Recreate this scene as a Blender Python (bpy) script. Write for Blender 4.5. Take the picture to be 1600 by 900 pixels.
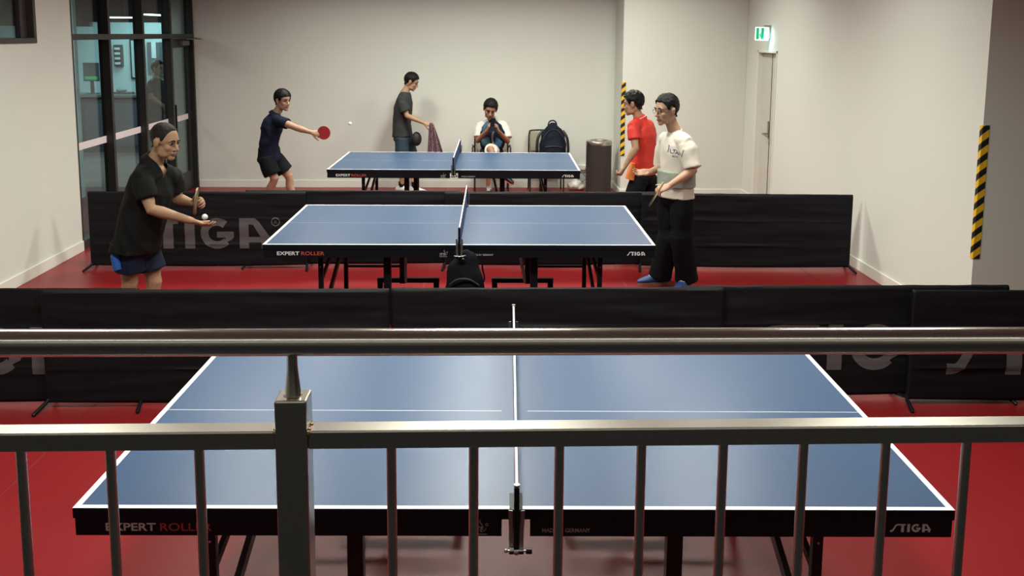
import bpy, bmesh, math, random
from math import sin, cos, pi, sqrt, atan2, radians
from mathutils import Vector, Matrix, noise
from mathutils.bvhtree import BVHTree
random.seed(7)
for o in list(bpy.data.objects): bpy.data.objects.remove(o)
SC = bpy.context.scene; COL = SC.collection

# ------------------------------------------------------------------ camera
CAM_F, CAM_PITCH, CAM_ROLL, CAM_YAW, CAM_H = 1460.1, .1366, .0083, .0407, 2.2208
PPX, PPY = 809.55, 253.996
_F = Vector((sin(CAM_YAW)*cos(CAM_PITCH), cos(CAM_YAW)*cos(CAM_PITCH), -sin(CAM_PITCH)))
_R = Vector((cos(CAM_YAW), -sin(CAM_YAW), 0)); _U = _R.cross(_F)
CA = _R*cos(CAM_ROLL)+_U*sin(CAM_ROLL); CB = _U*cos(CAM_ROLL)-_R*sin(CAM_ROLL)
cd = bpy.data.cameras.new('camera'); cam = bpy.data.objects.new('camera', cd); COL.objects.link(cam)
cd.sensor_width = 36; cd.lens = CAM_F/1600*36
cd.shift_x = (800-PPX)/1600; cd.shift_y = -(450-PPY)/1600
cd.clip_start = .05
cam.matrix_world = Matrix(((CA.x, CB.x, -_F.x, 0), (CA.y, CB.y, -_F.y, 0), (CA.z, CB.z, -_F.z, CAM_H), (0, 0, 0, 1)))
SC.camera = cam
def at(px, py, Y):
    "point of the room at depth Y that the photograph shows at pixel (px, py)"
    d = _F + CA*((px-PPX)/CAM_F) - CB*((py-PPY)/CAM_F)
    return Vector((0, 0, CAM_H)) + d*(Y/d.y)

# ------------------------------------------------------------------ world, lights, exposure
w = bpy.data.worlds.new('world'); SC.world = w; w.use_nodes = True
w.node_tree.nodes['Background'].inputs[0].default_value = (.9, .85, .8, 1)
w.node_tree.nodes['Background'].inputs[1].default_value = .02
SC.view_settings.view_transform = 'Standard'; SC.view_settings.look = 'None'
SC.view_settings.exposure = 0.0; SC.view_settings.gamma = 1; SC.view_settings.use_curve_mapping = False
WARM = (.985, .985, .87)
CEIL = 3.6
def area(name, loc, sx, sy, power, col=WARM, rot=(0, 0, 0), spread=180):
    l = bpy.data.lights.new(name, 'AREA'); l.shape = 'RECTANGLE'; l.size = sx; l.size_y = sy
    l.energy = power; l.color = col; l.spread = radians(spread)
    o = bpy.data.objects.new(name, l); COL.objects.link(o); o.location = loc; o.rotation_euler = rot
    return o
LAMPS = [(x, y) for y in (3.9, 7.6, 11.0) for x in (-1.9, 0.0, 1.9)]
LAMP_W = 57
for (x, y) in LAMPS: area('ceiling_lamp', (x, y, CEIL-.03), .55, .55, LAMP_W*(1.15 if y > 10 else 1.0)*(1.35 if x == 0 else .95), spread=150)
for y in (-.9, -3.3): area('rear_ceiling_lamp', (1.0, y, CEIL-.03), 8.5, .09, 26)
area('office_lamp', (-6.6, 15.5, 2.75), 2.2, 1.2, 130, (.62, .95, 1.0))
area('office_lamp', (-6.0, 18.4, 2.75), 2.2, 1.0, 60, (.62, .95, 1.0))
area('corridor_lamp', (-5.6, 11.2, 2.75), .5, .5, 22, (.9, .95, 1.0))

# ------------------------------------------------------------------ materials
MATS = {}
def mat(name, col, rough=.5, metal=0, spec=.5, noise_amt=0, noise_scale=8, bump=0, bump_scale=200, emit=None, emit_s=0, coat=0, stretch=None, sheen=0):
    if name in MATS: return MATS[name]
    m = bpy.data.materials.new(name); m.use_nodes = True; nt = m.node_tree; b = nt.nodes['Principled BSDF']
    b.inputs['Base Color'].default_value = (*col, 1); b.inputs['Roughness'].default_value = rough
    b.inputs['Metallic'].default_value = metal; b.inputs['Specular IOR Level'].default_value = spec
    if coat: b.inputs['Coat Weight'].default_value = coat; b.inputs['Coat Roughness'].default_value = .15
    if sheen: b.inputs['Sheen Weight'].default_value = sheen
    tc = nt.nodes.new('ShaderNodeTexCoord'); src = tc.outputs['Object']
    if stretch:
        mp = nt.nodes.new('ShaderNodeMapping'); mp.inputs['Scale'].default_value = stretch
        nt.links.new(src, mp.inputs['Vector']); src = mp.outputs['Vector']
    if noise_amt:
        n = nt.nodes.new('ShaderNodeTexNoise'); n.inputs['Scale'].default_value = noise_scale; n.inputs['Detail'].default_value = 4
        nt.links.new(src, n.inputs['Vector'])
        mx = nt.nodes.new('ShaderNodeMix'); mx.data_type = 'RGBA'
        mx.inputs[6].default_value = (*[c*(1-noise_amt) for c in col], 1); mx.inputs[7].default_value = (*[min(1, c*(1+noise_amt)) for c in col], 1)
        nt.links.new(n.outputs['Fac'], mx.inputs[0]); nt.links.new(mx.outputs[2], b.inputs['Base Color'])
    if bump:
        n2 = nt.nodes.new('ShaderNodeTexNoise'); n2.inputs['Scale'].default_value = bump_scale; n2.inputs['Detail'].default_value = 3
        nt.links.new(src, n2.inputs['Vector'])
        bp = nt.nodes.new('ShaderNodeBump'); bp.inputs['Strength'].default_value = bump; bp.inputs['Distance'].default_value = .002
        nt.links.new(n2.outputs['Fac'], bp.inputs['Height']); nt.links.new(bp.outputs['Normal'], b.inputs['Normal'])
    if emit: b.inputs['Emission Color'].default_value = (*emit, 1); b.inputs['Emission Strength'].default_value = emit_s
    MATS[name] = m; return m
M_WALL = mat('painted_plaster', (.68, .70, .645), .75, spec=.25, noise_amt=.012, noise_scale=3, bump=.12, bump_scale=260)
M_TRIM = mat('white_trim', (.75, .755, .69), .4, noise_amt=.01)
M_CEIL = mat('ceiling_paint', (.6, .58, .55), .9, noise_amt=.01)
M_FLOOR = mat('red_sports_vinyl', (.215, .010, .013), .36, spec=.33, noise_amt=.07, noise_scale=1.3, bump=.25, bump_scale=420)
M_SEAM = mat('vinyl_seam', (.16, .012, .015), .6)
M_BLUE = mat('table_blue', (.034, .076, .160), .34, spec=.64, noise_amt=.06, noise_scale=2.5, bump=.08, bump_scale=500)
M_LINE = mat('table_white_line', (.82, .84, .86), .45)
M_FRAME = mat('table_black_frame', (.005, .006, .009), .42, spec=.25, noise_amt=.05)
M_STEEL_DK = mat('dark_steel', (.005, .006, .008), .35, spec=.3, noise_amt=.05)
M_GREYBAR = mat('grey_brace_steel', (.10, .09, .085), .38, metal=.5)
M_WHITE_TXT = mat('white_print', (.72, .72, .72), .5)
M_RED_TXT = mat('red_print', (.55, .07, .05), .5)
M_DIM_TXT = mat('grey_print', (.40, .40, .40), .5)
M_NET = mat('net_blue', (.012, .035, .14), .8, noise_amt=.2, noise_scale=150)
M_TAPE = mat('net_white_tape', (.85, .85, .83), .6)
M_CLOTH_BLK = mat('black_polyester', (.0045, .005, .007), .6, spec=.22, noise_amt=.1, noise_scale=20, bump=.3, bump_scale=900)
M_LOGO = mat('grey_barrier_print', (.095, .088, .092), .6, spec=.3)
M_CHROME = mat('brushed_steel', (.58, .55, .49), .28, metal=1, noise_amt=.10, noise_scale=60, stretch=(1, 8, 8))
M_TUBE_ST = mat('handrail_steel', (.62, .59, .54), .20, metal=1, noise_amt=.06, noise_scale=60, stretch=(1, 8, 8))
M_POLISH = mat('polished_steel', (.62, .6, .55), .22, metal=1)
M_WELD = mat('weld_bead', (.42, .30, .18), .35, metal=.9, noise_amt=.4, noise_scale=300, bump=.8, bump_scale=400)
M_ALU = mat('dark_bronze_frame', (.030, .030, .029), .45, metal=.3)
M_BAND = mat('frosted_white_band', (.75, .68, .70), .7)
M_SATIN = mat('satin_nickel', (.42, .42, .40), .3, metal=1)
M_PLAT = mat('platform_carpet', (.03, .03, .035), .9, noise_amt=.3, noise_scale=90)
M_DOOR = mat('door_paint', (.56, .56, .50), .45, noise_amt=.01)
M_GAP = mat('dark_gap', (.03, .03, .03), .8)
def glassmat(name='clear_glass', tint=(.86, .93, .92)):
    m = bpy.data.materials.new(name); m.use_nodes = True; nt = m.node_tree; nt.nodes.clear()
    out = nt.nodes.new('ShaderNodeOutputMaterial'); mix = nt.nodes.new('ShaderNodeMixShader')
    tr = nt.nodes.new('ShaderNodeBsdfTransparent'); tr.inputs[0].default_value = (*tint, 1)
    gl = nt.nodes.new('ShaderNodeBsdfGlossy'); gl.inputs['Roughness'].default_value = .02
    lw = nt.nodes.new('ShaderNodeLayerWeight'); pw = nt.nodes.new('ShaderNodeMath'); pw.operation = 'POWER'; pw.inputs[1].default_value = 5
    ma = nt.nodes.new('ShaderNodeMath'); ma.operation = 'MULTIPLY_ADD'; ma.inputs[1].default_value = .90; ma.inputs[2].default_value = .04
    nt.links.new(lw.outputs['Facing'], pw.inputs[0]); nt.links.new(pw.outputs[0], ma.inputs[0]); nt.links.new(ma.outputs[0], mix.inputs[0]); nt.links.new(tr.outputs[0], mix.inputs[1]); nt.links.new(gl.outputs[0], mix.inputs[2])
    nt.links.new(mix.outputs[0], out.inputs[0]); return m
M_GLASS = glassmat()

# ------------------------------------------------------------------ mesh helpers
def link(name, me, parent=None, mats=(), smooth=False):
    o = bpy.data.objects.new(name, me); COL.objects.link(o)
    for m in (mats if isinstance(mats, (list, tuple)) else [mats]): me.materials.append(m)
    if smooth:
        for p in me.polygons: p.use_smooth = True
    if parent: o.parent = parent
    return o
def obj(name, bm, m, parent=None, smooth=False, bevel=0):
    if smooth != 'keep': bmesh.ops.recalc_face_normals(bm, faces=bm.faces)
    me = bpy.data.meshes.new(name); bm.to_mesh(me); bm.free()
    o = link(name, me, parent, m, bool(smooth))
    if smooth is True or smooth == 'auto':
        try: me.set_sharp_from_angle(angle=radians(40))
        except Exception: pass
    if bevel:
        b = o.modifiers.new('bevel', 'BEVEL'); b.width = bevel; b.segments = 2; b.limit_method = 'ANGLE'
    return o
def empty(name, loc, rz=0, label=None, cat=None, group=None):
    o = bpy.data.objects.new(name, None); COL.objects.link(o); o.location = loc; o.rotation_euler = (0, 0, rz)
    o.empty_display_size = .1
    if label: tag(o, label, cat, group)
    return o
def tag(o, label, cat, group=None, kind=None):
    o['label'] = label; o['category'] = cat
    if group: o['group'] = group
    if kind: o['kind'] = kind
    return o
def struct(o): o['kind'] = 'structure'; return o
def BM(): return bmesh.new()
def box(bm, x0, x1, y0, y1, z0, z1, M=None, mi=0):
    vs = [bm.verts.new((x, y, z)) for x in (x0, x1) for y in (y0, y1) for z in (z0, z1)]
    if M is not None:
        for v in vs: v.co = M @ v.co
    for f in ((0, 1, 3, 2), (4, 6, 7, 5), (0, 4, 5, 1), (2, 3, 7, 6), (0, 2, 6, 4), (1, 5, 7, 3)):
        fc = bm.faces.new([vs[i] for i in f]); fc.material_index = mi
    return vs
def bar(bm, a, b, wx, wy, up=Vector((0, 0, 1))):
    "rectangular bar from a to b"
    a, b = Vector(a), Vector(b); t = (b-a).normalized()
    u = up.cross(t)
    if u.length < .01: u = Vector((1, 0, 0)) if abs(t.x) < .9 else Vector((0, 1, 0)); u = (u-t*u.dot(t))
    u.normalize(); v = t.cross(u)
    vs = [bm.verts.new(p+u*sx*wx/2+v*sy*wy/2) for p in (a, b) for sx in (-1, 1) for sy in (-1, 1)]
    for f in ((0, 1, 3, 2), (4, 6, 7, 5), (0, 4, 5, 1), (2, 3, 7, 6), (0, 2, 6, 4), (1, 5, 7, 3)): bm.faces.new([vs[i] for i in f])
def tube(bm, pts, rads, lat=None, n=16, caps='flat', mi=0):
    "closed loft through pts; rads = numbers or (a, b) half widths along lateral and across"
    pts = [Vector(p) for p in pts]; rads = [(r, r) if not isinstance(r, (tuple, list)) else r for r in rads]
    lat = [lat]*len(pts) if not isinstance(lat, list) else lat
    ts = []
    for i in range(len(pts)):
        t = pts[min(i+1, len(pts)-1)]-pts[max(i-1, 0)]
        ts.append(t.normalized())
    rings = []; u = None
    P = list(pts); Rr = list(rads); T = list(ts); L = list(lat)
    if caps == 'round':
        r0 = min(rads[0]); r1 = min(rads[-1])
        P = [pts[0]-ts[0]*r0*.75]+P+[pts[-1]+ts[-1]*r1*.75]
        Rr = [(rads[0][0]*.62, rads[0][1]*.62)]+Rr+[(rads[-1][0]*.62, rads[-1][1]*.62)]
        T = [ts[0]]+T+[ts[-1]]; L = [lat[0]]+L+[lat[-1]]
    for i, p in enumerate(P):
        t = T[i]; l = L[i]
        if l is not None: u = Vector(l)
        elif u is None: u = Vector((1, 0, 0)) if abs(t.x) < .8 else Vector((0, 1, 0))
        u = (u-t*u.dot(t)).normalized(); v = t.cross(u)
        rings.append([bm.verts.new(p+u*cos(2*pi*k/n)*Rr[i][0]+v*sin(2*pi*k/n)*Rr[i][1]) for k in range(n)])
    for a, b in zip(rings, rings[1:]):
        for k in range(n):
            f = bm.faces.new((a[k], a[(k+1) % n], b[(k+1) % n], b[k])); f.material_index = mi
    f = bm.faces.new(rings[0][::-1]); f.material_index = mi
    f = bm.faces.new(rings[-1]); f.material_index = mi
def catmull(pts, k=6):
    pts = [Vector(p) for p in pts]; out = []
    for i in range(len(pts)-1):
        p0 = pts[max(i-1, 0)]; p1 = pts[i]; p2 = pts[i+1]; p3 = pts[min(i+2, len(pts)-1)]
        for j in range(k):
            t = j/k
            out.append(.5*((2*p1)+(p2-p0)*t+(2*p0-5*p1+4*p2-p3)*t*t+(3*p1-p0-3*p2+p3)*t**3))
    out.append(pts[-1]); return out
def ell(bm, c, r, M=None, seg=20, rings=12, mi=0):
    "ellipsoid, c and r in the frame M"
    res = bmesh.ops.create_uvsphere(bm, u_segments=seg, v_segments=rings, radius=1)
    T = Matrix.Translation(Vector(c)) @ Matrix.Diagonal((*r, 1))
    if M is not None: T = M @ T
    for v in res['verts']: v.co = T @ v.co
    if mi:
        for v in res['verts']:
            for f in v.link_faces: f.material_index = mi
def cyl(bm, a, b, r, r2=None, n=20): tube(bm, [a, b], [r, r if r2 is None else r2], n=n)
def fuse(name, bm, vox, m, parent, smooth=4, post=None, fac=.5):
    "melt overlapping closed shapes into one continuous surface"
    bmesh.ops.recalc_face_normals(bm, faces=bm.faces)
    me = bpy.data.meshes.new(name); bm.to_mesh(me); bm.free()
    o = bpy.data.objects.new(name, me); COL.objects.link(o)
    r = o.modifiers.new('r', 'REMESH'); r.mode = 'VOXEL'; r.voxel_size = vox; r.adaptivity = 0
    if smooth:
        s = o.modifiers.new('s', 'SMOOTH'); s.iterations = smooth; s.factor = fac
    dg = bpy.context.evaluated_depsgraph_get(); dg.update()
    me2 = bpy.data.meshes.new_from_object(o.evaluated_get(dg)); me2.name = name
    bpy.data.objects.remove(o)
    if post: post(me2)
    o = link(name, me2, parent, m, True)
    return o
def getv(me):
    n = len(me.vertices); a = [0.0]*(3*n); b = [0.0]*(3*n)
    me.vertices.foreach_get('co', a); me.vertices.foreach_get('normal', b)
    return [Vector(a[i:i+3]) for i in range(0, 3*n, 3)], [Vector(b[i:i+3]) for i in range(0, 3*n, 3)]
def setv(me, co):
    me.vertices.foreach_set('co', [x for c in co for x in c]); me.update()
def text_mesh(body, width, height, bold=0, extrude=.0006):
    "flat lettering in the XZ plane, origin at its lower left, facing -Y"
    cu = bpy.data.curves.new('lettering', 'FONT'); cu.body = body; cu.size = 1; cu.offset = bold; cu.extrude = 0; cu.resolution_u = 6
    o = bpy.data.objects.new('lettering', cu); COL.objects.link(o)
    dg = bpy.context.evaluated_depsgraph_get(); dg.update()
    me = bpy.data.meshes.new_from_object(o.evaluated_get(dg)); bpy.data.objects.remove(o)
    xs = [v.co.x for v in me.vertices]; ys = [v.co.y for v in me.vertices]
    x0, x1, y0, y1 = min(xs), max(xs), min(ys), max(ys)
    bm = BM(); bm.from_mesh(me)
    for v in bm.verts: v.co = Vector(((v.co.x-x0)/(x1-x0)*width, 0, (v.co.y-y0)/(y1-y0)*height))
    bmesh.ops.recalc_face_normals(bm, faces=bm.faces)
    if bm.faces and sum(f.normal.y*f.calc_area() for f in bm.faces) > 0: bmesh.ops.reverse_faces(bm, faces=bm.faces)
    return bm
def place(bm, M):
    for v in bm.verts: v.co = M @ v.co
    return bm
def stroke2d(bm, pts, th, closed=False):
    "flat ribbon in XZ through 2-D points"
    n = len(pts); P = [Vector((p[0], 0, p[1])) for p in pts]; Lf, Rg = [], []
    for i in range(n):
        if closed: t = P[(i+1) % n]-P[i-1]
        else: t = P[min(i+1, n-1)]-P[max(i-1, 0)]
        t.normalize(); nn = Vector((-t.z, 0, t.x)); h = th[i]/2 if isinstance(th, list) else th/2
        Lf.append(bm.verts.new(P[i]+nn*h)); Rg.append(bm.verts.new(P[i]-nn*h))
    for i in range(n if closed else n-1):
        j = (i+1) % n; bm.faces.new((Lf[i], Lf[j], Rg[j], Rg[i]))
def poly2d(bm, pts):
    f = bm.faces.new([bm.verts.new((p[0], 0, p[1])) for p in pts])
    return f
def stiga_bm(reg=True):
    "the slanted five-letter logo, unit letter height, about 4.86 wide"
    bm = BM()
    s = [(p.x, p.z) for p in catmull([(0.14, 0, .13), (.38, 0, .17), (.60, 0, .5), (.80, 0, .84), (1.05, 0, .905), (1.22, 0, .905)], 5)]
    stroke2d(bm, s, [.26-.07*min(1, i/10) for i in range(len(s))])
    poly2d(bm, [(1.2, .81), (1.90, .81), (1.90, 1), (1.2, 1)])
    poly2d(bm, [(1.40, 0), (1.73, 0), (1.73, .82), (1.40, .82)])
    poly2d(bm, [(2.10, 0), (2.42, 0), (2.42, 1), (2.10, 1)])
    c = (3.13, .5); g = []
    for k in range(25):
        a = radians(48+k*(318-48)/24); g.append((c[0]+.40*cos(a), c[1]+.385*sin(a)))
    stroke2d(bm, g, .25)
    poly2d(bm, [(3.13, .36), (3.67, .36), (3.67, .56), (3.13, .56)])
    poly2d(bm, [(3.36, .16), (3.62, .30), (3.66, .40), (3.40, .40)])
    poly2d(bm, [(3.85, 0), (4.15, 0), (4.15, 1), (3.85, 1)])
    poly2d(bm, [(4.15, .80), (4.15, 1), (4.36, 1), (4.47, .90), (4.86, .34), (4.84, .22), (4.62, .22), (4.30, .78)])
    poly2d(bm, [(4.15, .20), (4.15, .38), (4.75, .38), (4.86, .28), (4.80, .20)])
    poly2d(bm, [(4.55, 0), (4.80, .0), (4.80, .24), (4.55, .24)])
    if reg:
        stroke2d(bm, [(5.02+.13*cos(2*pi*k/16), .88+.13*sin(2*pi*k/16)) for k in range(16)], .035, True)
        poly2d(bm, [(4.98, .82), (5.0, .82), (5.0, .95), (4.98, .95)])
        stroke2d(bm, [(5.0, .94), (5.05, .93), (5.05, .90), (5.0, .885), (5.06, .82)], .022)
    bmesh.ops.recalc_face_normals(bm, faces=bm.faces)
    for f in bm.faces:
        if f.normal.y > 0: f.normal_flip()
    return bm

# ------------------------------------------------------------------ room
XL, XR, YB, YC, XCOL = -4.038, 3.637, 13.464, 12.72, 1.935
bm = BM(); box(bm, -4.3, 9, -4, 14, -.12, 0); fl = struct(obj('floor', bm, M_FLOOR))
bm = BM()
for x in (-2.3, -.5, 1.3, 3.1): box(bm, x-.0035, x+.0035, 1.6, 13.4, .0002, .0009)
struct(obj('trim_1', bm, M_SEAM))
bm = BM(); box(bm, -4.3, 9, -4, 14, CEIL, CEIL+.1); struct(obj('ceiling', bm, M_CEIL))
bm = BM(); box(bm, XL-.2, XCOL+.3, YB, YB+.2, 0, CEIL); struct(obj('wall_back', bm, M_WALL))
bm = BM(); box(bm, XCOL, XR, YC, YB+.2, 0, CEIL); struct(obj('wall_pillar', bm, M_WALL, bevel=.004))
# right wall with a door recess
DY0, DY1, DZ = 11.40, 12.19, 2.04
bm = BM()
box(bm, XR, XR+.25, 6.6, DY0, 0, CEIL); box(bm, XR, XR+.25, DY1, YB+.2, 0, CEIL); box(bm, XR, XR+.25, DY0, DY1, DZ, CEIL)
struct(obj('wall_right', bm, M_WALL))
bm = BM(); box(bm, XR+.25, 9, 6.6, 6.8, 0, CEIL); struct(obj('wall_right_return', bm, M_WALL))
bm = BM(); box(bm, 8.9, 9.1, -4, 6.8, 0, CEIL); struct(obj('wall_far_right', bm, M_WALL))
# left wall: opening for window (y 6.7-8.72) and glazed partition (y 9.48-13.56)
WY0, WY1, WZ0, WZ1 = 6.6, 8.70, 2.15, 3.05
GY0, GY1, GZ1 = 9.47, YB, 3.2
bm = BM(); T = .16
box(bm, XL-T, XL, -4, WY0, 0, CEIL); box(bm, XL-T, XL, WY0, WY1, 0, WZ0); box(bm, XL-T, XL, WY0, WY1, WZ1, CEIL)
box(bm, XL-T, XL, WY1, GY0, 0, CEIL); box(bm, XL-T, XL, GY0, GY1, GZ1, CEIL)
struct(obj('wall_left', bm, M_WALL))
bm = BM(); box(bm, -4.3, 9, -4.2, -4, 0, CEIL); struct(obj('wall_front', bm, mat('dark_rear_wall', (.36, .34, .31), .8)))
def base(name, boxes):
    bm = BM()
    for b in boxes:
        box(bm, *b, 0, .105)
    return struct(obj(name, bm, M_TRIM, bevel=.003))
base('baseboard_left', [(XL, XL+.014, -4, GY0)])
base('baseboard_back', [(XL, XCOL, YB-.014, YB)])
base('baseboard_pillar', [(XCOL-.014, XCOL, YC-.014, YB-.014), (XCOL, XR, YC-.014, YC)])
base('baseboard_right', [(XR-.014, XR, 6.6, DY0-.05), (XR-.014, XR, DY1+.05, YC-.014), (XR-.014, 8.9, 6.586, 6.6)])

# door in the right wall
d = struct(empty('door_1', (XR, 11.8, 0)))
def local(o, parent):
    "give a mesh built in world coordinates its place under a parent Empty"
    o.parent = parent; o.matrix_parent_inverse = Matrix.Identity(4)
    bpy.context.view_layer.update()
    inv = (Matrix.Translation(parent.location) @ parent.rotation_euler.to_matrix().to_4x4()).inverted()
    o.data.transform(inv)
    return o
RX = XR+.055
bm = BM(); box(bm, RX, RX+.04, 11.765, 12.155, .01, DZ-.04); local(obj('door_leaf', bm, M_DOOR, bevel=.003), d)
bm = BM(); box(bm, RX, RX+.04, 11.41, 11.755, .01, DZ-.04); local(obj('door_leaf', bm, M_DOOR, bevel=.003), d)
bm = BM(); box(bm, RX-.0006, RX+.06, 11.740, 11.768, .0, DZ-.04); local(obj('gap_shade_strip', bm, M_GAP), d)  # dark strip over the leaf edges imitates the shaded gap between them
bm = BM()
box(bm, XR-.012, RX+.05, DY1-.035, DY1, 0, DZ); box(bm, XR-.012, RX+.05, DY0-.0, DY0+.02, 0, DZ); box(bm, XR-.012, RX+.05, DY0, DY1, DZ-.03, DZ)
box(bm, RX+.1, RX+.12, DY0, DY1, 0, DZ)
local(obj('door_frame', bm, M_TRIM, bevel=.003), d)
bm = BM(); box(bm, RX-.012, RX, 11.775, 11.83, .93, 1.14); hp = local(obj('handle_plate', bm, M_SATIN, bevel=.003), d)
bm = BM(); cyl(bm, (RX-.01, 11.80, .98), (RX-.075, 11.80, .98), .011); tube(bm, [(RX-.075, 11.81, .98), (RX-.075, 11.78, .977), (RX-.072, 11.66, .965)], [.011, .011, .009], caps='round')
local(obj('door_handle', bm, M_SATIN, smooth=True), d)
# exit sign, a lit blade fixed to the right wall above the door
ex = empty('exit_sign', (XR, 11.72, 2.19), 0, 'small lit green and white emergency exit sign above the white door', 'sign')
SX0, SX1, SZ0, SZ1, SY = XR-.195, XR-.02, 2.165, 2.335, 11.72
M_EXW = mat('lit_sign_white', (.8, .9, .9), .4, emit=(.62, 1.0, .93), emit_s=.8)
M_EXG = mat('lit_sign_green', (.0, .3, .12), .4, emit=(0, .42, .17), emit_s=.7)
bm = BM(); box(bm, SX0, SX1, SY-.012, SY+.012, SZ0, SZ1); local(obj('lit_panel', bm, M_EXW, bevel=.008), ex)
bm = BM()
box(bm, SX0+.012, SX0+.044, SY-.0150, SY-.012, SZ0+.018, SZ1-.012); box(bm, SX0+.074, SX0+.108, SY-.0150, SY-.012, SZ0+.018, SZ1-.012)
def man_icon(bm, ox, oz, s, y):
    for a, b, wd in (((.0, .62), (.1, .32), .13), ((.1, .32), (.32, .18), .09), ((.32, .18), (.25, 0), .08), ((.1, .32), (-.02, .14), .09), ((-.02, .14), (-.25, .1), .08), ((0, .6), (.28, .5), .07), ((0, .6), (-.2, .42), .07)):
        bar(bm, (ox+a[0]*s, y, oz+a[1]*s), (ox+b[0]*s, y, oz+b[1]*s), .001, wd*s, up=Vector((0, 1, 0)).cross(Vector((b[0]-a[0], 0, b[1]-a[1]))))
    ell(bm, (ox+.06*s, y, oz+.76*s), (.09*s, .001, .09*s), seg=10, rings=6)
man_icon(bm, SX0+.059, SZ0+.03, .08, SY-.0130)
local(obj('running_man_symbol', bm, M_EXG), ex)
bm = BM(); box(bm, XR-.085, XR-.0, SY-.02, SY+.02, SZ1, SZ1+.022); box(bm, XR-.02, XR, SY-.03, SY+.03, SZ0+.02, SZ1+.02); local(obj('wall_bracket', bm, mat('sign_grey', (.30, .30, .29), .5)), ex)
area('exit_sign_glow', (XR-.1, SY-.035, 2.2), .15, .10, .5, (.55, 1, .95), (0, radians(-70), 0)).parent = None

# corner guards
def guard(name, label, x, y, z0, z1, dirx):
    e = empty(name, (x, y, z0), 0, label, 'corner guard', 'striped corner guards')
    m = MATS.get('hazard')
    if not m:
        m = bpy.data.materials.new('hazard_stripes'); m.use_nodes = True; nt = m.node_tree; b = nt.nodes['Principled BSDF']; b.inputs['Roughness'].default_value = .45
        tc = nt.nodes.new('ShaderNodeTexCoord'); sp = nt.nodes.new('ShaderNodeSeparateXYZ'); nt.links.new(tc.outputs['Object'], sp.inputs[0])
        def mth(op, a, bb):
            q = nt.nodes.new('ShaderNodeMath'); q.operation = op
            for i, t in enumerate((a, bb)):
                if isinstance(t, (int, float)): q.inputs[i].default_value = t
                elif t is not None: nt.links.new(t, q.inputs[i])
            return q.outputs[0]
        xy = mth('SUBTRACT', sp.outputs[0], sp.outputs[1]); xs = mth('MULTIPLY', xy, .75)
        s = mth('SUBTRACT', sp.outputs[2], xs); s = mth('DIVIDE', s, .108); s = mth('FRACT', s, None); s = mth('GREATER_THAN', s, .52)
        mx = nt.nodes.new('ShaderNodeMix'); mx.data_type = 'RGBA'; mx.inputs[6].default_value = (.80, .50, .02, 1); mx.inputs[7].default_value = (.012, .016, .018, 1)
        nt.links.new(s, mx.inputs[0]); nt.links.new(mx.outputs[2], b.inputs['Base Color']); MATS['hazard'] = m
    bm = BM()
    box(bm, -.008 if dirx > 0 else 0, .046, -.010, 0, 0, z1-z0)
    box(bm, -.010, 0, -.010, .030, 0, z1-z0)
    obj('rubber_strip', bm, m, e, bevel=.004)
    return e
guard('corner_guard', 'yellow and black striped guard on the pillar corner behind the red shirt', XCOL, YC, .57, 1.585, 1)
guard('corner_guard', 'larger yellow and black striped guard on the near right wall corner', XR, 6.6, .607, 1.595, 1)

# window high in the left wall
wn = struct(empty('window_1', (XL, WY1, WZ0)))
bm = BM(); fx0, fx1 = XL-.10, XL+.012
box(bm, fx0, fx1, WY0-.03, WY1+.03, WZ0-.045, WZ0); box(bm, fx0, fx1, WY0-.03, WY1+.03, WZ1, WZ1+.04)
box(bm, fx0, fx1, WY1-.02, WY1+.03, WZ0, WZ1); box(bm, fx0, fx1, WY0-.03, WY0+.02, WZ0, WZ1); box(bm, XL-.10, XL-.05, WY1-.14, WY1-.02, WZ0, WZ1)
local(obj('window_frame', bm, mat('brown_grey_frame', (.055, .045, .045), .5, metal=.2), bevel=.003), wn)
bm = BM(); box(bm, XL-.085, XL-.079, WY0, WY1, WZ0, WZ1); local(obj('window_glass', bm, M_GLASS), wn)

# glazed partition with a door at its far end
gp = struct(empty('window_2', (XL, GY0, 0)))
muls = [10.45, 11.49, 12.50]
bm = BM(); gx0, gx1 = XL-.12, XL-.004; gx = XL-.085
box(bm, gx0, gx1, GY0, GY0+.05, 0, GZ1); box(bm, gx0, gx1, GY1-.05, GY1, 0, GZ1)
for y in muls: box(bm, gx0, gx1, y-.03, y+.03, 0, GZ1)
box(bm, gx0, gx1+.001, GY0, GY1, 2.125, 2.185); box(bm, gx0, gx1+.001, GY0, 12.5, 0, .09); box(bm, gx0, gx1, GY0, GY1, GZ1-.05, GZ1)
local(obj('window_frame', bm, M_ALU, bevel=.003), gp)
ys = [GY0+.05]+[v for y in muls for v in (y-.03, y+.03)]+[GY1-.05]
for i in range(0, 8, 2):
    y0, y1 = ys[i], ys[i+1]
    bm = BM(); box(bm, gx-.003, gx+.003, y0, y1, 2.185, GZ1-.05); local(obj('transom_glass', bm, M_GLASS), gp)
    if i < 6:
        bm = BM(); box(bm, gx-.003, gx+.003, y0, y1, .09, 2.125); g = local(obj('glass_pane', bm, M_GLASS), gp)
        bm = BM(); box(bm, gx+.003, gx+.0045, y0, y1, 1.0, 1.075); s = local(obj('frosted_band', bm, M_BAND), gp)
d2 = struct(empty('door_2', (XL, 12.53, 0)))
y0, y1 = 12.535, GY1-.055; dx0, dx1 = gx-.022, gx+.022
bm = BM(); box(bm, dx0, dx1, y0, y0+.10, .01, 2.12); box(bm, dx0, dx1, y1-.10, y1, .01, 2.12); box(bm, dx0, dx1, y0+.1, y1-.1, 2.0, 2.12); box(bm, dx0, dx1, y0+.1, y1-.1, .01, .26)
local(obj('door_frame', bm, M_ALU, bevel=.003), d2)
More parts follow.
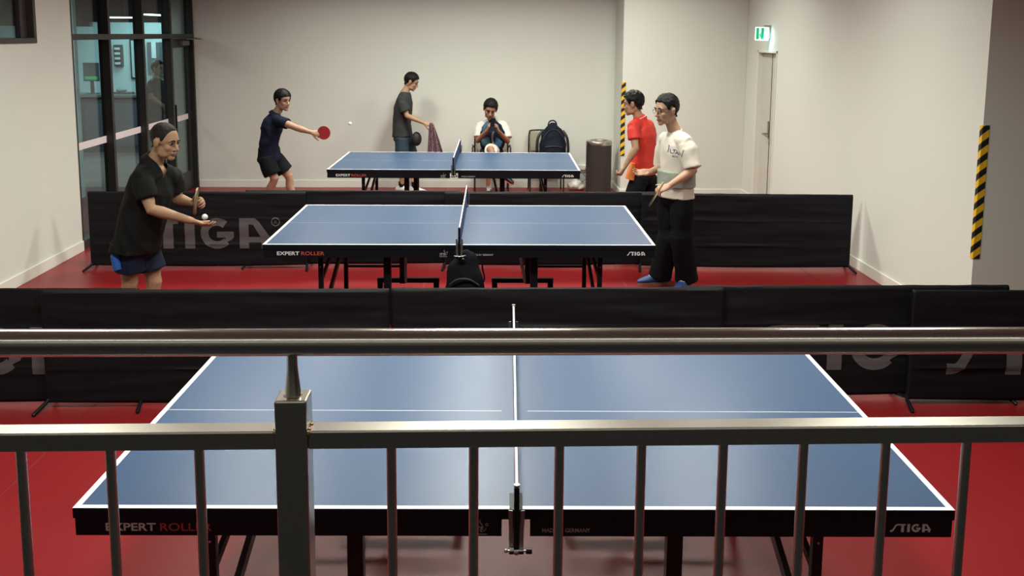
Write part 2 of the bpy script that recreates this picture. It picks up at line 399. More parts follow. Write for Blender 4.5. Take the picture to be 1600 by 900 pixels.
bm = BM(); box(bm, gx-.003, gx+.003, y0+.1, y1-.1, .26, 2.0); local(obj('glass_pane', bm, M_GLASS), d2)
bm = BM(); box(bm, gx+.003, gx+.005, y0+.1, y1-.1, 1.0, 1.075); local(obj('frosted_band', bm, M_BAND), d2)
bm = BM(); box(bm, dx1, dx1+.05, y1-.42, y1-.12, 2.03, 2.09); bar(bm, (dx1+.04, y1-.27, 2.115), (XL+.16, y1-.13, 2.115), .02, .012)
bar(bm, (XL+.16, y1-.13, 2.115), (dx1+.03, y1-.06, 2.14), .02, .012)
local(obj('door_closer', bm, mat('closer_grey', (.16, .16, .16), .4, metal=.6), bevel=.002), d2)
bm = BM(); bar(bm, (dx1+.05, y0+.06, .85), (dx1+.05, y0+.06, 1.25), .02, .02); bar(bm, (dx1, y0+.06, .88), (dx1+.05, y0+.06, .88), .015, .015); bar(bm, (dx1, y0+.06, 1.22), (dx1+.05, y0+.06, 1.22), .015, .015)
local(obj('door_handle', bm, mat('black_handle', (.01, .01, .01), .4)), d2)

# office beyond the glazing
M_OFW = mat('office_wall_paint', (.62, .74, .74), .8, noise_amt=.02)
M_OFD = mat('office_dark_panel', (.045, .045, .05), .5, noise_amt=.1)
bm = BM(); box(bm, -11, XL-.16, 4, 20.5, -.12, 0); struct(obj('floor_office', bm, mat('office_carpet', (.09, .06, .055), .9, noise_amt=.5, noise_scale=1.8)))
bm = BM(); box(bm, -11, XL-.16, 4, 20.5, 2.8, 2.9); struct(obj('ceiling_office', bm, mat('office_ceiling', (.32, .32, .30), .9)))
bm = BM(); box(bm, -11, XL-.01, 19.4, 19.6, 0, 2.8); struct(obj('wall_office_back', bm, M_OFW))
bm = BM(); box(bm, -11.1, -10.9, 4, 19.4, 0, 2.8); struct(obj('wall_office_side', bm, mat('office_side_paint', (.2, .2, .2), .8)))
bm = BM(); box(bm, -4.64, XL-.16, 14.0, 14.1, 0, 2.8); struct(obj('wall_office_partition', bm, M_WALL))
bm = BM(); box(bm, XL-.16, XL-.01, YB+.2, 19.4, 0, 2.8); struct(obj('wall_office_inner', bm, M_OFW))
bm = BM(); box(bm, -9.0, XL-.16, 14.6, 14.75, 2.35, 2.8); box(bm, -9.0, -5.95, 14.6, 14.75, 2.28, 2.35); struct(obj('trim_2', bm, mat('bulkhead_grey', (.07, .07, .07), .7)))
p0 = at(122, 200, 12.6); bm = BM(); box(bm, p0.x-.035, p0.x+.03, 12.55, 12.65, .0, 2.8); struct(obj('trim_3', bm, mat('pale_blue_post', (.45, .68, .75), .6)))
def offbox(name, label, cat, pa, pb, Y, depth, m, parts=None):
    a, b = at(*pa, Y), at(*pb, Y)
    e = empty(name, (min(a.x, b.x), Y, min(a.z, b.z)), 0, label, cat)
    return e, (min(a.x, b.x), max(a.x, b.x), Y, Y+depth, min(a.z, b.z), max(a.z, b.z))
e, q = offbox('reception_counter', 'dark panelled reception counter in the office behind the glazing', 'counter', (118, 148), (330, 150), 17.4, .7, M_OFD)
e.location.z = 0; q = (q[0], min(q[1], XL-.35), *q[2:])
bm = BM(); box(bm, q[0]-.6, q[1], 17.4, 18.0, 0, q[5]-.04); local(obj('counter_body', bm, M_OFD), e)
bm = BM(); box(bm, q[0]-.6, q[1], 17.34, 18.06, q[5]-.04, q[5]); local(obj('worktop', bm, mat('counter_top', (.10, .10, .10), .4)), e)
bm = BM()
for k in range(5): box(bm, q[0]-.4+k*.55, q[0]+.02+k*.55, 17.385, 17.4, .12, q[5]-.16)
local(obj('front_panel', bm, mat('counter_panel', (.065, .068, .08), .5)), e)
CTZ = q[5]
e, q = offbox('monitor', 'black monitor with a green picture standing on the office counter', 'monitor', (129, 98), (155, 127), 17.6, .04, None)
bm = BM(); box(bm, *q); local(obj('screen_casing', bm, M_OFD, bevel=.004), e)
bm = BM(); box(bm, q[0]+.03, q[1]-.03, 17.594, 17.6, q[4]+.03, q[4]+.09); local(obj('green_screen_strip', bm, mat('screen_green', (.05, .25, .08), .5, emit=(.05, .3, .1), emit_s=.4)), e)
bm = BM(); box(bm, (q[0]+q[1])/2-.03, (q[0]+q[1])/2+.03, 17.62, 17.65, CTZ, q[4]+.02); box(bm, (q[0]+q[1])/2-.1, (q[0]+q[1])/2+.1, 17.55, 17.7, CTZ, CTZ+.012); local(obj('monitor_stand', bm, M_OFD), e)
e, q = offbox('letter_rack', 'dark letter rack with white papers on the office wall', 'rack', (174, 70), (188, 104), 19.2, .2, None)
bm = BM(); box(bm, *q[:2], 19.3, 19.4, *q[4:]); local(obj('rack_body', bm, M_OFD), e)
for k in range(4):
    z = q[4]+.04+k*(q[5]-q[4]-.04)/4; bm = BM(); box(bm, q[0]+.03, q[1]-.03, 19.26, 19.3, z, z+.045); local(obj('paper_stack', bm, mat('paper', (.7, .75, .75), .8)), e)
e, q = offbox('notice_board', 'tall thin framed white board on the office wall', 'board', (202, 61), (217, 123), 19.36, .04, None)
bm = BM(); box(bm, *q); local(obj('board_frame', bm, M_OFD), e)
bm = BM(); box(bm, q[0]+.03, q[1]-.03, 19.352, 19.36, q[4]+.03, q[5]-.03); local(obj('board_face', bm, M_OFW), e)
e, q = offbox('wall_cabinet', 'grey open wall cabinet with a white sheet behind the standing office person', 'cabinet', (229, 66), (262, 118), 19.2, .2, None)
bm = BM(); box(bm, *q[:2], 19.2, 19.4, *q[4:]); local(obj('cabinet_body', bm, mat('cabinet_grey', (.10, .12, .13), .6)), e)
bm = BM(); a = at(236, 66, 19.19); b = at(244, 91, 19.19); box(bm, a.x, b.x, 19.19, 19.2, b.z, a.z); local(obj('white_sheet', bm, mat('paper', (.7, .75, .75), .8)), e)
a = at(190, 145, 17.7)
e = empty('desk_tray', (a.x, 17.6, CTZ), 0, 'low tray of small things on the office counter', 'tray')
bm = BM(); box(bm, -.16, .2, 0, .2, 0, .035); obj('tray', bm, M_OFD, e, bevel=.004)
bm = BM(); ell(bm, (.0, .1, .07), (.10, .07, .045)); obj('tray_contents', bm, mat('tray_grey', (.2, .22, .22), .6), e, smooth=True)
# office ceiling lamps seen through the glass
M_TUBE = mat('lit_tube', (.8, .9, .95), .4, emit=(.75, 1, 1), emit_s=4)
def lamp(name, label, pa, pb, Y, dz=.03, dy=.3, skew=0):
    a, b = at(*pa, Y), at(*pb, Y); e = empty(name, (a.x, Y, 2.8), 0, label, 'lamp', 'office ceiling lamps')
    z = (a.z+b.z)/2
    bm = BM(); box(bm, a.x-.02, b.x+.02, Y-.01, Y+dy+.01, z+.0, z+dz+.02); box(bm, (a.x+b.x)/2-.02, (a.x+b.x)/2+.02, Y+dy/2-.02, Y+dy/2+.02, z+dz, 2.8); local(obj('lamp_housing', bm, M_OFD), e)
    bm = BM(); box(bm, a.x, b.x, Y, Y+dy, z-.02, z+.002); local(obj('diffuser', bm, M_TUBE), e)
lamp('ceiling_lamp', 'long thin lit office lamp left of the wider one, seen through glass', (170, 26), (211, 26.5), 13.9, dy=.12)
lamp('ceiling_lamp', 'wider lit office lamp panel right of the thin one, seen through glass', (222, 21), (235, 22), 13.6, dy=.62)

# things by the back wall
ou = empty('power_outlet', (1.50, YB, .27), 0, 'white power outlet box on the back wall beside the bin', 'outlet')
bm = BM(); box(bm, -.09, .09, -.05, 0, 0, .07); obj('outlet_body', bm, M_TRIM, ou, bevel=.006)
bm = BM(); box(bm, .02, .05, -.075, -.05, -.01, .03); obj('plug', bm, mat('plug_grey', (.2, .2, .2), .5), ou, bevel=.004)
pc = [at(912, 272, 13.38), at(916, 278, 13.38), at(911, 283, 13.36), at(905, 286, 13.3)]
bm = BM(); tube(bm, catmull([Vector((1.535, YB-.06, .275))]+pc, 5), [.006]*21, n=8); local(obj('power_cord', bm, mat('plug_grey', (.2, .2, .2), .5), smooth=True), ou)
bm = BM()
bg = Vector((1.37, 13.27, 0))
ell(bm, bg+Vector((0, 0, .075)), (.105, .085, .075)); ell(bm, bg+Vector((-.05, 0, .06)), (.07, .08, .06)); ell(bm, bg+Vector((.07, -.01, .045)), (.07, .07, .045)); ell(bm, bg+Vector((-.01, 0, .14)), (.05, .04, .04))
def crumple(me, amp=.008, k=18, off=0):
    co, no = getv(me)
    setv(me, [c+n*amp*noise.noise(c*k+Vector((off, 0, 0)))*1.6 for c, n in zip(co, no)])
tag(fuse('plastic_bag', bm, .008, mat('white_plastic', (.72, .70, .66), .35), None, 2, crumple), 'crumpled white plastic bag on the floor beside the bin', 'bag')
# bin
BX, BY = 1.655, 12.92
bn = empty('waste_bin', (BX, BY, 0), 0, 'tall dark cylindrical waste bin with a steel rim by the pillar', 'bin')
bm = BM(); tube(bm, [(0, 0, 0), (0, 0, .025), (0, 0, .026), (0, 0, .70)], [.183, .183, .178, .178], n=48); obj('bin_body', bm, mat('bin_brown_grey', (.055, .045, .046), .45, metal=.4, noise_amt=.15, noise_scale=6, stretch=(1, 1, .1)), bn, smooth='auto')
bm = BM(); n = 48
prof = [(.182, .70), (.184, .735), (.176, .755), (.150, .765), (.125, .758), (.118, .735), (.118, .70)]
rg = [[bm.verts.new((r*cos(2*pi*k/n), r*sin(2*pi*k/n), z)) for k in range(n)] for r, z in prof]
for a, b in zip(rg, rg[1:]+rg[:1]):
    for k in range(n): bm.faces.new((a[k], a[(k+1) % n], b[(k+1) % n], b[k]))
obj('bin_rim', bm, mat('bin_rim_steel', (.55, .52, .48), .28, metal=1), bn, smooth=True)
bm = BM(); tube(bm, [(0, 0, .69), (0, 0, .72)], [.12, .12], n=32); obj('ash_tray_plate', bm, mat('bin_dark_inset', (.05, .05, .05), .6), bn)

# ------------------------------------------------------------------ barriers
def fold(x, z, seed):
    "shallow horizontal creases of the hanging cloth"
    a = noise.noise(Vector((x*1.1+seed*7.3, z*9, seed)))*.009 + noise.noise(Vector((x*2.6+seed*3.1, z*22, seed+5)))*.0035
    c = 0
    for zc, w_ in ((.235, .010), (.475, .010)):
        zz = z-zc-.01*noise.noise(Vector((x*1.2, zc*9, seed)))
        c += .010*math.exp(-(zz/w_)**2)*(.5+.9*noise.noise(Vector((x*1.5, seed, zc*4))))
    return a+c
BH = .72
def barrier(name, label, x0, y0, x1, y1, seed, logo=False, ldx=0, dz=0, group='black barriers'):
    BH = .700 if group.startswith("near") else .72
    a = Vector((x0, y0, 0)); b = Vector((x1, y1, 0)); L = (b-a).length; rz = atan2(b.y-a.y, b.x-a.x)
    e = empty(name, a, rz, label, 'barrier', group)
    bm = BM(); nx, nz = int(L/.02), 60; grid = []
    for j in range(nz+1):
        z = .035+(BH-.035)*j/nz
        row = []
        for i in range(nx+1):
            x = L*i/nx; edge = min(x, L-x)/.05; k = min(1, edge)
            sag = -.012*sin(pi*x/L)*(1 if j == 0 else 0)
            row.append(bm.verts.new((x, -.018-fold(x, z, seed)*k, z+sag)))
        grid.append(row)
    # over the top pole and down the back
    for (yy, zz) in ((-.012, BH+.010), (0, BH+.016), (.012, BH+.010), (.016, BH-.03), (.010, BH-.12)):
        grid.append([bm.verts.new((L*i/nx, yy, zz+.003*noise.noise(Vector((i*.15, seed, 0))))) for i in range(nx+1)])
    for r0, r1 in zip(grid, grid[1:]):
        for i in range(nx): bm.faces.new((r0[i], r0[i+1], r1[i+1], r1[i]))
    o = obj('cloth', bm, M_CLOTH_BLK, e, smooth=True)
    so = o.modifiers.new('thick', 'SOLIDIFY'); so.thickness = .0015; so.offset = -1
    bm = BM(); bar(bm, (0, 0, BH), (L, 0, BH), .016, .016); bar(bm, (0, 0, .05), (L, 0, .05), .014, .014)
    obj('frame_rod', bm, M_STEEL_DK, e)
    for s in (0, 1):
        x = .012 if s == 0 else L-.012
        bm = BM(); bar(bm, (x, 0, .03), (x, 0, BH), .018, .018); obj('upright', bm, M_STEEL_DK, e)
        bm = BM()
        sg = -1 if s == 0 else 1
        tube(bm, [(x, 0, .06), (x+sg*.012, -.03, .035), (x+sg*.03, -.15, .012)], [.011, .012, .012], n=10, caps='round')
        tube(bm, [(x, 0, .06), (x+sg*.0, .03, .035), (x+sg*.03, .17, .012)], [.011, .012, .012], n=10, caps='round')
        obj('foot', bm, M_STEEL_DK, e, smooth=True)
    if logo:
        bm = stiga_bm(); h = .29; x_0 = (L-4.86*h)/2+ldx; z_0 = .195-dz
        for v in bm.verts: v.co = Vector((x_0+v.co.x*h, 0, z_0+v.co.z*h))
        for k in range(1, 50):
            bmesh.ops.bisect_plane(bm, geom=bm.verts[:]+bm.edges[:]+bm.faces[:], plane_co=(k*.04, 0, 0), plane_no=(1, 0, 0))
        for k in range(10, 28):
            bmesh.ops.bisect_plane(bm, geom=bm.verts[:]+bm.edges[:]+bm.faces[:], plane_co=(0, 0, k*.02), plane_no=(0, 0, 1))
        for v in bm.verts: v.co.y = -.018-fold(v.co.x, v.co.z, seed)-.0028
        obj('printed_logo', bm, M_LOGO, e, smooth='keep')
    return e
YF = 8.80
barrier('barrier', 'black barrier with large grey letters behind the man in black polo', -3.655, 8.745, -1.64, 8.745, 1, True, -.03, 0, group='far row of black barriers')
barrier('barrier', 'plain black barrier between the man in black polo and the middle net', -2.22, 8.83, -.20, 8.82, 2, group='far row of black barriers')
barrier('barrier', 'plain black barrier behind the right half of the middle table', -.34, 8.75, 1.70, 8.77, 3, group='far row of black barriers')
barrier('barrier', 'plain black barrier behind the white shirt man, ending at the right wall', 1.53, 8.70, 3.535, 8.62, 4, group='far row of black barriers')
YN = 5.42
barrier('barrier', 'lettered black barrier at the far left edge of the near row', -4.02, 5.465, -2.02, 5.455, 11, True, -.045, .0, group='near row of black barriers')
barrier('barrier', 'plain black barrier of the near row in front of the man in black polo', -2.565, 5.42, -.54, 5.43, 12, group='near row of black barriers')
barrier('barrier', 'plain black barrier directly behind the near net, middle one of the near row', -.53, 5.44, 1.475, 5.44, 13, group='near row of black barriers')
barrier('barrier', 'lettered black barrier of the near row right of the near net', 1.23, 5.475, 3.25, 5.475, 14, True, -.01, .010, group='near row of black barriers')
barrier('barrier', 'lettered black barrier at the right edge, nearest of the near row', 2.60, 5.37, 4.62, 5.33, 15, True, -.115, .005, group='near row of black barriers')

# ------------------------------------------------------------------ tables
TL, TW, TH = 1.37, .7625, .76
def table(name, cx, cy, rz, label):
    e = empty(name, (cx, cy, 0), rz, label, 'table', 'table tennis tables')
    for s, nm in ((-1, 'tabletop'), (1, 'tabletop')):
        xa, xb = (-TL, -.002) if s < 0 else (.002, TL)
        bm = BM(); box(bm, xa, xb, -TW, TW, TH-.025, TH); t = obj(nm, bm, M_BLUE, e, bevel=.0015)
        bm = BM(); zl = TH+.0004
        def q(x0, x1, y0, y1):
            x0, x1 = sorted((x0, x1)); vs = [bm.verts.new(p) for p in ((x0, y0, zl), (x1, y0, zl), (x1, y1, zl), (x0, y1, zl))]; bm.faces.new(vs)
        q(xa, xb, -TW, -TW+.02); q(xa, xb, TW-.02, TW); q(xb-.02 if s > 0 else xa, xb if s > 0 else xa+.02, -TW+.02, TW-.02)
        q(s*.05, s*(TL-.02), -.0015, .0015)
        o = obj('white_lines', bm, M_LINE, t)
        bm = BM()
        a0, a1 = (-TL, -.075) if s < 0 else (.075, TL)
        for yy in (-TW, TW-.02):
            box(bm, *((-TL, -.001) if s < 0 else (.001, TL)), yy-.001 if yy < 0 else yy, yy+.02 if yy < 0 else yy+.021, TH-.034, TH-.002)
            b0, b1 = (-TL+.004, -.044) if s < 0 else (.044, TL-.004)
            box(bm, b0, b1, yy+.003 if yy < 0 else yy, yy+.02 if yy < 0 else yy+.017, TH-.092, TH-.034)
        xe = -TL if s < 0 else TL-.02
        box(bm, xe-.001, xe+.021, -TW, TW, TH-.034, TH-.002); box(bm, xe+.004, xe+.018, -TW+.02, TW-.02, TH-.092, TH-.034)
        obj('apron', bm, M_FRAME, e, bevel=.002)
        # under frame
        for yy in (-.60, .52):
            bm = BM(); bar(bm, (s*1.0, yy, 0.02), (s*1.0, yy, TH-.09), .034, .034); lg = obj('leg', bm, M_STEEL_DK, e, bevel=.003)
            bm = BM(); tube(bm, [(s*1.0, yy, .0), (s*1.0, yy, .03)], [.024, .02], n=14); obj('levelling_foot', bm, M_STEEL_DK, lg, smooth='auto')
            bm = BM(); ell(bm, (s*1.0-s*.0, yy-.0175, .565), (.005, .002, .005), seg=10, rings=6); obj('bolt', bm, M_SATIN, lg)
            bm = BM(); bar(bm, (s*.525, yy, .14), (s*.525, yy, TH-.09), .052, .052); obj('leg', bm, M_STEEL_DK, e, bevel=.003)
            bm = BM(); bar(bm, (s*.22, yy, .165), (s*.74, yy, .165), .04, .04)
            for xx in (.245, .715): bar(bm, (s*xx, yy, .165), (s*xx, yy, .10), .045, .045)
            cr = obj('wheel_bar', bm, M_STEEL_DK, e, bevel=.003)
            for xx in (.245, .715):
                bm = BM(); cyl(bm, (s*xx-.016, yy, .05), (s*xx+.016, yy, .05), .05, n=24); obj('wheel', bm, mat('rubber', (.02, .02, .02), .6), cr, smooth='auto')
        bm = BM(); bar(bm, (s*1.0, .52, .285), (s*.525, .52, .285), .02, .02); obj('cross_bar', bm, M_STEEL_DK, e)
        bm = BM(); bar(bm, (s*1.0, -.58, .16), (s*.97, .50, TH-.10), .022, .042); obj('brace', bm, M_GREYBAR, e)
        bm = BM(); bar(bm, (s*1.0, -.58, .46), (s*.95, -.25, TH-.09), .018, .026); obj('brace', bm, M_GREYBAR, e)
        bm = BM(); bar(bm, (s*.50, .50, .16), (s*.42, -.35, TH-.10), .022, .03); obj('brace', bm, M_GREYBAR, e)
        bm = BM(); bar(bm, (s*.08, -.60, TH-.07), (s*1.3, -.60, TH-.07), .03, .045); bar(bm, (s*.08, .55, TH-.07), (s*1.3, .55, TH-.07), .03, .045)
        bar(bm, (s*1.0, -.60, TH-.07), (s*1.0, .55, TH-.07), .03, .04); bar(bm, (s*.525, -.60, TH-.07), (s*.525, .55, TH-.07), .03, .04)
        obj('under_frame', bm, M_STEEL_DK, e)
        # printing on the front apron
        fy = -TW+.0025
        if s < 0:
            z = TH-.076; hh = .026
            bm = place(text_mesh('EXPERT', .155, hh, .022), Matrix.Translation((-1.272, fy, z))); obj('printed_words', bm, M_WHITE_TXT, e, smooth='keep')
            bm = place(text_mesh('ROLLER', .160, hh, .010), Matrix.Translation((-1.104, fy, z))); obj('printed_words', bm, M_RED_TXT, e, smooth='keep')
            bm = place(text_mesh('ITTF', .040, .019, .02), Matrix.Translation((-.141, fy, TH-.078)))
            stroke2d(bm, [(-.112, TH-.070), (-.104, TH-.062), (-.106, TH-.052), (-.113, TH-.044), (-.110, TH-.036)], .003)
            stroke2d(bm, [(-.112, TH-.075), (-.104, TH-.076), (-.096, TH-.072), (-.092, TH-.062)], .002)
            c0 = (-.0905, TH-.053); stroke2d(bm, [(c0[0]+.004*cos(2*pi*k/10), c0[1]+.004*sin(2*pi*k/10)) for k in range(10)], .0022, True)
            stroke2d(bm, [(-.145, TH-.0845), (-.09, TH-.0845)], .003)
            for v in bm.verts: v.co.y = fy
            for f in bm.faces:
                f.normal_update()
                if f.normal.y > 0: f.normal_flip()
            obj('printed_emblem', bm, M_DIM_TXT, e, smooth='keep')
        else:
            bm = stiga_bm(False); place(bm, Matrix.Translation((1.168, fy, TH-.074)) @ Matrix.Diagonal((.0270, 1, .0270, 1))); obj('printed_logo', bm, M_WHITE_TXT, e, smooth='keep')
            bm = place(text_mesh('MADE IN GERMANY', .150, .0135, .012), Matrix.Translation((.082, fy, TH-.078))); obj('printed_words', bm, M_DIM_TXT, e, smooth='keep')
    return e
def net(cx, cy, rz, label):
    e = empty('table_net', (cx, cy, TH), rz, label, 'net', 'table tennis nets')
    Y = TW+.1525; H = .1525
    bm = BM(); box(bm, -.0012, .0012, -Y+.012, Y-.012, .004, H-.012)
    m = MATS.get('netmesh')
    obj('net_mesh', bm, M_NET, e)
    bm = BM(); box(bm, -.004, .004, -Y+.004, Y-.004, H-.013, H); obj('white_tape', bm, M_TAPE, e, bevel=.001)
    for s in (-1, 1):
        bm = BM(); bar(bm, (0, s*Y, -.055), (0, s*Y, H), .016, .022)
        pc = obj('net_post', bm, M_STEEL_DK, e, bevel=.003)
        bm = BM(); cyl(bm, (0, s*Y, H), (0, s*Y, H+.006), .009, n=14); obj('post_cap', bm, M_SATIN, pc, smooth='auto')
        bm = BM()
        for sx in (-1, 1): bar(bm, (sx*.014, s*(Y-.004), -.04), (sx*.018, s*(Y-.005), .075), .004, .012)
        obj('tension_spring', bm, mat('grey_alloy', (.28, .29, .27), .35, metal=.8), pc)
        bm = BM(); box(bm, -.022, .022, min(s*(Y+.005), s*(TW-.09)), max(s*(Y+.005), s*(TW-.09)), -.058, -.048)
        box(bm, -.020, .020, min(s*(TW+.004), s*(TW-.09)), max(s*(TW+.004), s*(TW-.09)), .001, .008)
        box(bm, -.018, .018, min(s*(TW+.004), s*(TW+.016)), max(s*(TW+.004), s*(TW+.016)), -.058, .008)
        obj('clamp', bm, M_STEEL_DK, pc, bevel=.002)
        bm = BM(); cyl(bm, (-.032, s*(Y+.012), -.042), (.03, s*(Y+.012), -.042), .0035, n=10); ell(bm, (-.03, s*(Y+.012), -.042), (.006, .006, .006)); ell(bm, (0, s*(Y+.016), -.045), (.008, .006, .008)); obj('clamp_screw', bm, M_SATIN, pc, smooth=True)
        bm = BM(); cyl(bm, (.028, s*(Y+.012), -.042), (.046, s*(Y+.012), -.042), .0085, n=14); obj('screw_knob', bm, M_STEEL_DK, pc, smooth='auto')
    return e
T1 = (.136, 3.4865, -.0296); T2 = (-.1297, 7.154, -.0137); T3 = (-.272, 10.778, -.0187)
table('table_tennis_table', *T1, 'blue table tennis table nearest the railing with black frame')
table('table_tennis_table', *T2, 'middle blue table tennis table between the two rows of black barriers')
table('table_tennis_table', *T3, 'farthest blue table tennis table close to the back wall')
net(*T1, 'net with white tape on the table nearest the railing')
net(*T2, 'blue net on the middle table')
net(*T3, 'blue net on the farthest table')

# black bag hanging below the middle net
a = at(697, 392, 6.33); bx = at(726, 420, 6.33)
bm = BM()
tube(bm, catmull([bx+Vector((-.01, 0, .095)), bx+Vector((0, 0, .05)), bx+Vector((0, 0, -.05)), bx+Vector((.0, 0, -.2)), bx+Vector((0, 0, -.26))], 4),
     [(.060+.083*min(1, i/10), .04+.05*min(1, i/8)) for i in range(17)], lat=Vector((1, 0, 0)), n=24, caps='round')
hb = empty('hanging_bag', (bx.x, 6.33, .1), 0, 'black bag hanging from the net clamp of the middle table', 'bag')
o = fuse('bag_body', bm, .009, mat('black_bag_cloth', (.003, .004, .007), .8, spec=.15, noise_amt=.2, noise_scale=30), None, 3, lambda me: crumple(me, .01, 9)); local(o, hb)
bm = BM(); tube(bm, catmull([at(753, 398, 6.35), at(754, 420, 6.35), at(757, 436, 6.35), at(750, 446, 6.35)], 4), [.006]*13, n=8); local(obj('strap', bm, M_STEEL_DK, smooth=True), hb)
bm = BM(); tube(bm, catmull([at(703, 445, 6.24), at(715, 437, 6.22), at(733, 437, 6.22), at(748, 446, 6.24)], 4), [.007]*13, n=8); local(obj('pocket_piping', bm, mat('dark_piping', (.012, .013, .016), .7), smooth=True), hb)
bm = BM(); tube(bm, catmull([(T2[0]+.012, 6.24, .70), (T2[0]-.0, 6.27, .66), (bx.x+.02, 6.33, bx.z+.08)], 4), [.008]*9, n=8); local(obj('hanging_loop', bm, M_STEEL_DK, smooth=True), hb)

# ------------------------------------------------------------------ platform and railing
bm = BM(); box(bm, -4.0, 8.9, -3.9, 1.50, 0.001, .72); pl = struct(obj('trim_4', bm, M_PLAT))
RY = 1.42
rl = empty('railing', (0, RY, .72), 0, 'brushed steel railing with round handrail and thin balusters in the foreground', 'railing')
def rpart(name, bm, m, smooth=False, bevel=0, parent=None):
    o = obj(name, bm, m, smooth=smooth, bevel=bevel); local(o, rl)
    if parent: o.parent = parent
    return o
def rz_(x): return 1.7405-.0025*x
bm = BM(); tube(bm, [(x, RY, rz_(x)) for x in (-2.6, -1, 0, 1, 2.6)], [.0213]*5, n=96); rpart('handrail', bm, M_TUBE_ST, smooth='auto')
posts = [-2.05, -.2935, 1.465]
for px in posts:
    bm = BM(); box(bm, px-.025, px+.025, RY-.025, RY+.025, .72, 1.655); po = rpart('post', bm, M_CHROME, bevel=.003)
    bm = BM()
    tube(bm, [(px, RY, 1.652), (px, RY, 1.656), (px, RY, 1.66), (px, RY, 1.70), (px, RY, 1.722)], [.020, .0135, .0125, .0085, .008], n=24); rpart('spigot', bm, M_POLISH, smooth=True, parent=po)
    bm = BM()
    for sx in (-1, 1):
        for k in range(7): ell(bm, (px+sx*.026, RY-.018+k*.006, 1.600+.003*sin(k*2.1)), (.004, .004, .004), seg=8, rings=6)
    rpart('weld_seam', bm, M_WELD, smooth=True, parent=po)
segs = [(-2.6, -2.075), (-2.025, -.3185), (-.2685, 1.44), (1.49, 2.6)]
for a, b in segs:
    bm = BM(); box(bm, a, b, RY-.019, RY+.019, 1.573, 1.603); rpart('mid_rail', bm, M_CHROME, bevel=.0025)
    bm = BM(); box(bm, a, b, RY-.019, RY+.019, .80, .83); rpart('bottom_rail', bm, M_CHROME, bevel=.0025)
bal = [-.719, -.581, -.443, -.1405, -.0095, .128, .2605, .3935, .525, .6605, .795]
bal += [-.857-.136*k for k in range(5)]+[.93+.134*k for k in range(4)]
for x in sorted(bal):
    bm = BM(); tube(bm, [(x, RY, .83), (x, RY, 1.573)], [.0079, .0079], n=20); rpart('baluster', bm, M_CHROME, smooth='auto')

# ------------------------------------------------------------------ chairs and backpack by the back wall
M_CHF = mat('black_chair_tube', (.012, .012, .012), .4)
M_CHB = mat('beige_chair_cloth', (.34, .31, .22), .85, noise_amt=.1, noise_scale=80)
def chair(x, y, rz, label, arms):
    e = empty('waiting_chair', (x, y, 0), rz, label, 'chair', 'beige chairs along the back wall')
    w2 = .235
    bm = BM(); box(bm, -w2+.02, w2-.02, -.24, .2, .42, .475); obj('seat', bm, M_CHB, e, bevel=.02)
    bm = BM(); ang = Matrix.Translation((0, .21, .47)) @ Matrix.Rotation(radians(-8), 4, 'X')
    box(bm, -w2+.02, w2-.02, -.015, .02, .08, .37, ang); obj('backrest', bm, M_CHB, e, bevel=.03)
    bm = BM(); r = .0115
    tube(bm, catmull([ang @ Vector((-w2, 0, -.05)), ang @ Vector((-w2, 0, .2)), ang @ Vector((-w2+.01, 0, .35)), ang @ Vector((-w2+.06, 0, .385)), ang @ Vector((w2-.06, 0, .385)), ang @ Vector((w2-.01, 0, .35)), ang @ Vector((w2, 0, .2)), ang @ Vector((w2, 0, -.05))], 4), [r]*29, n=10)
    obj('back_frame', bm, M_CHF, e, smooth=True)
    for sx in (-1, 1):
        bm = BM(); tube(bm, [(sx*w2, -.23, .0), (sx*w2, -.20, .45)], [r, r], n=10); obj('leg', bm, M_CHF, e, smooth=True)
        bm = BM(); tube(bm, [(sx*w2, .23, .0), (sx*w2, .20, .45)], [r, r], n=10); obj('leg', bm, M_CHF, e, smooth=True)
        bm = BM(); tube(bm, [(sx*w2, -.21, .42), (sx*w2, .2, .42)], [r, r], n=10); obj('side_rail', bm, M_CHF, e, smooth=True)
        if arms:
            bm = BM(); X = sx*(w2+.03)
            tube(bm, catmull([(sx*w2, -.2, .42), (X, -.21, .52), (X, -.20, .60), (X, -.16, .645), (X, .0, .65), (X, .14, .645), (sx*w2, .2, .60)], 4), [.011]*25, n=10); obj('armrest', bm, M_CHF, e, smooth=True)
    return e
CH1 = (.155, 13.12)
chair(*CH1, 0, 'beige chair with black arms under the seated man', True)
chair(.93, 13.12, 0, 'beige chair holding the navy backpack', False)
bp_ = empty('backpack', (1.02, 13.05, .475), 0, 'navy backpack standing on the beige chair by the back wall', 'backpack')
M_NAVY = mat('navy_pack_cloth', (.006, .009, .020), .8, spec=.2, noise_amt=.2, noise_scale=40)
bm = BM()
tube(bm, [(0, 0, .01), (0, 0, .06), (0, 0, .2), (0, .01, .34), (0, .02, .43), (0, .03, .48)], [(.17, .11), (.195, .13), (.19, .13), (.165, .115), (.12, .09), (.06, .05)], lat=Vector((1, 0, 0)), n=28, caps='round')
fuse('pack_body', bm, .009, M_NAVY, bp_, 3, lambda me: crumple(me, .006, 12))
bm = BM(); tube(bm, [(0, -.10, .03), (0, -.115, .1), (0, -.11, .2), (0, -.09, .27)], [(.13, .05), (.14, .055), (.13, .05), (.09, .03)], lat=Vector((1, 0, 0)), n=24, caps='round'); fuse('front_pocket', bm, .009, M_NAVY, bp_, 2)
bm = BM(); tube(bm, catmull([(-.07, .03, .47), (-.05, .02, .53), (0, .02, .545), (.04, .02, .52), (.05, .03, .47)], 4), [.010]*17, n=8); obj('carry_handle', bm, M_NAVY, bp_, smooth=True)
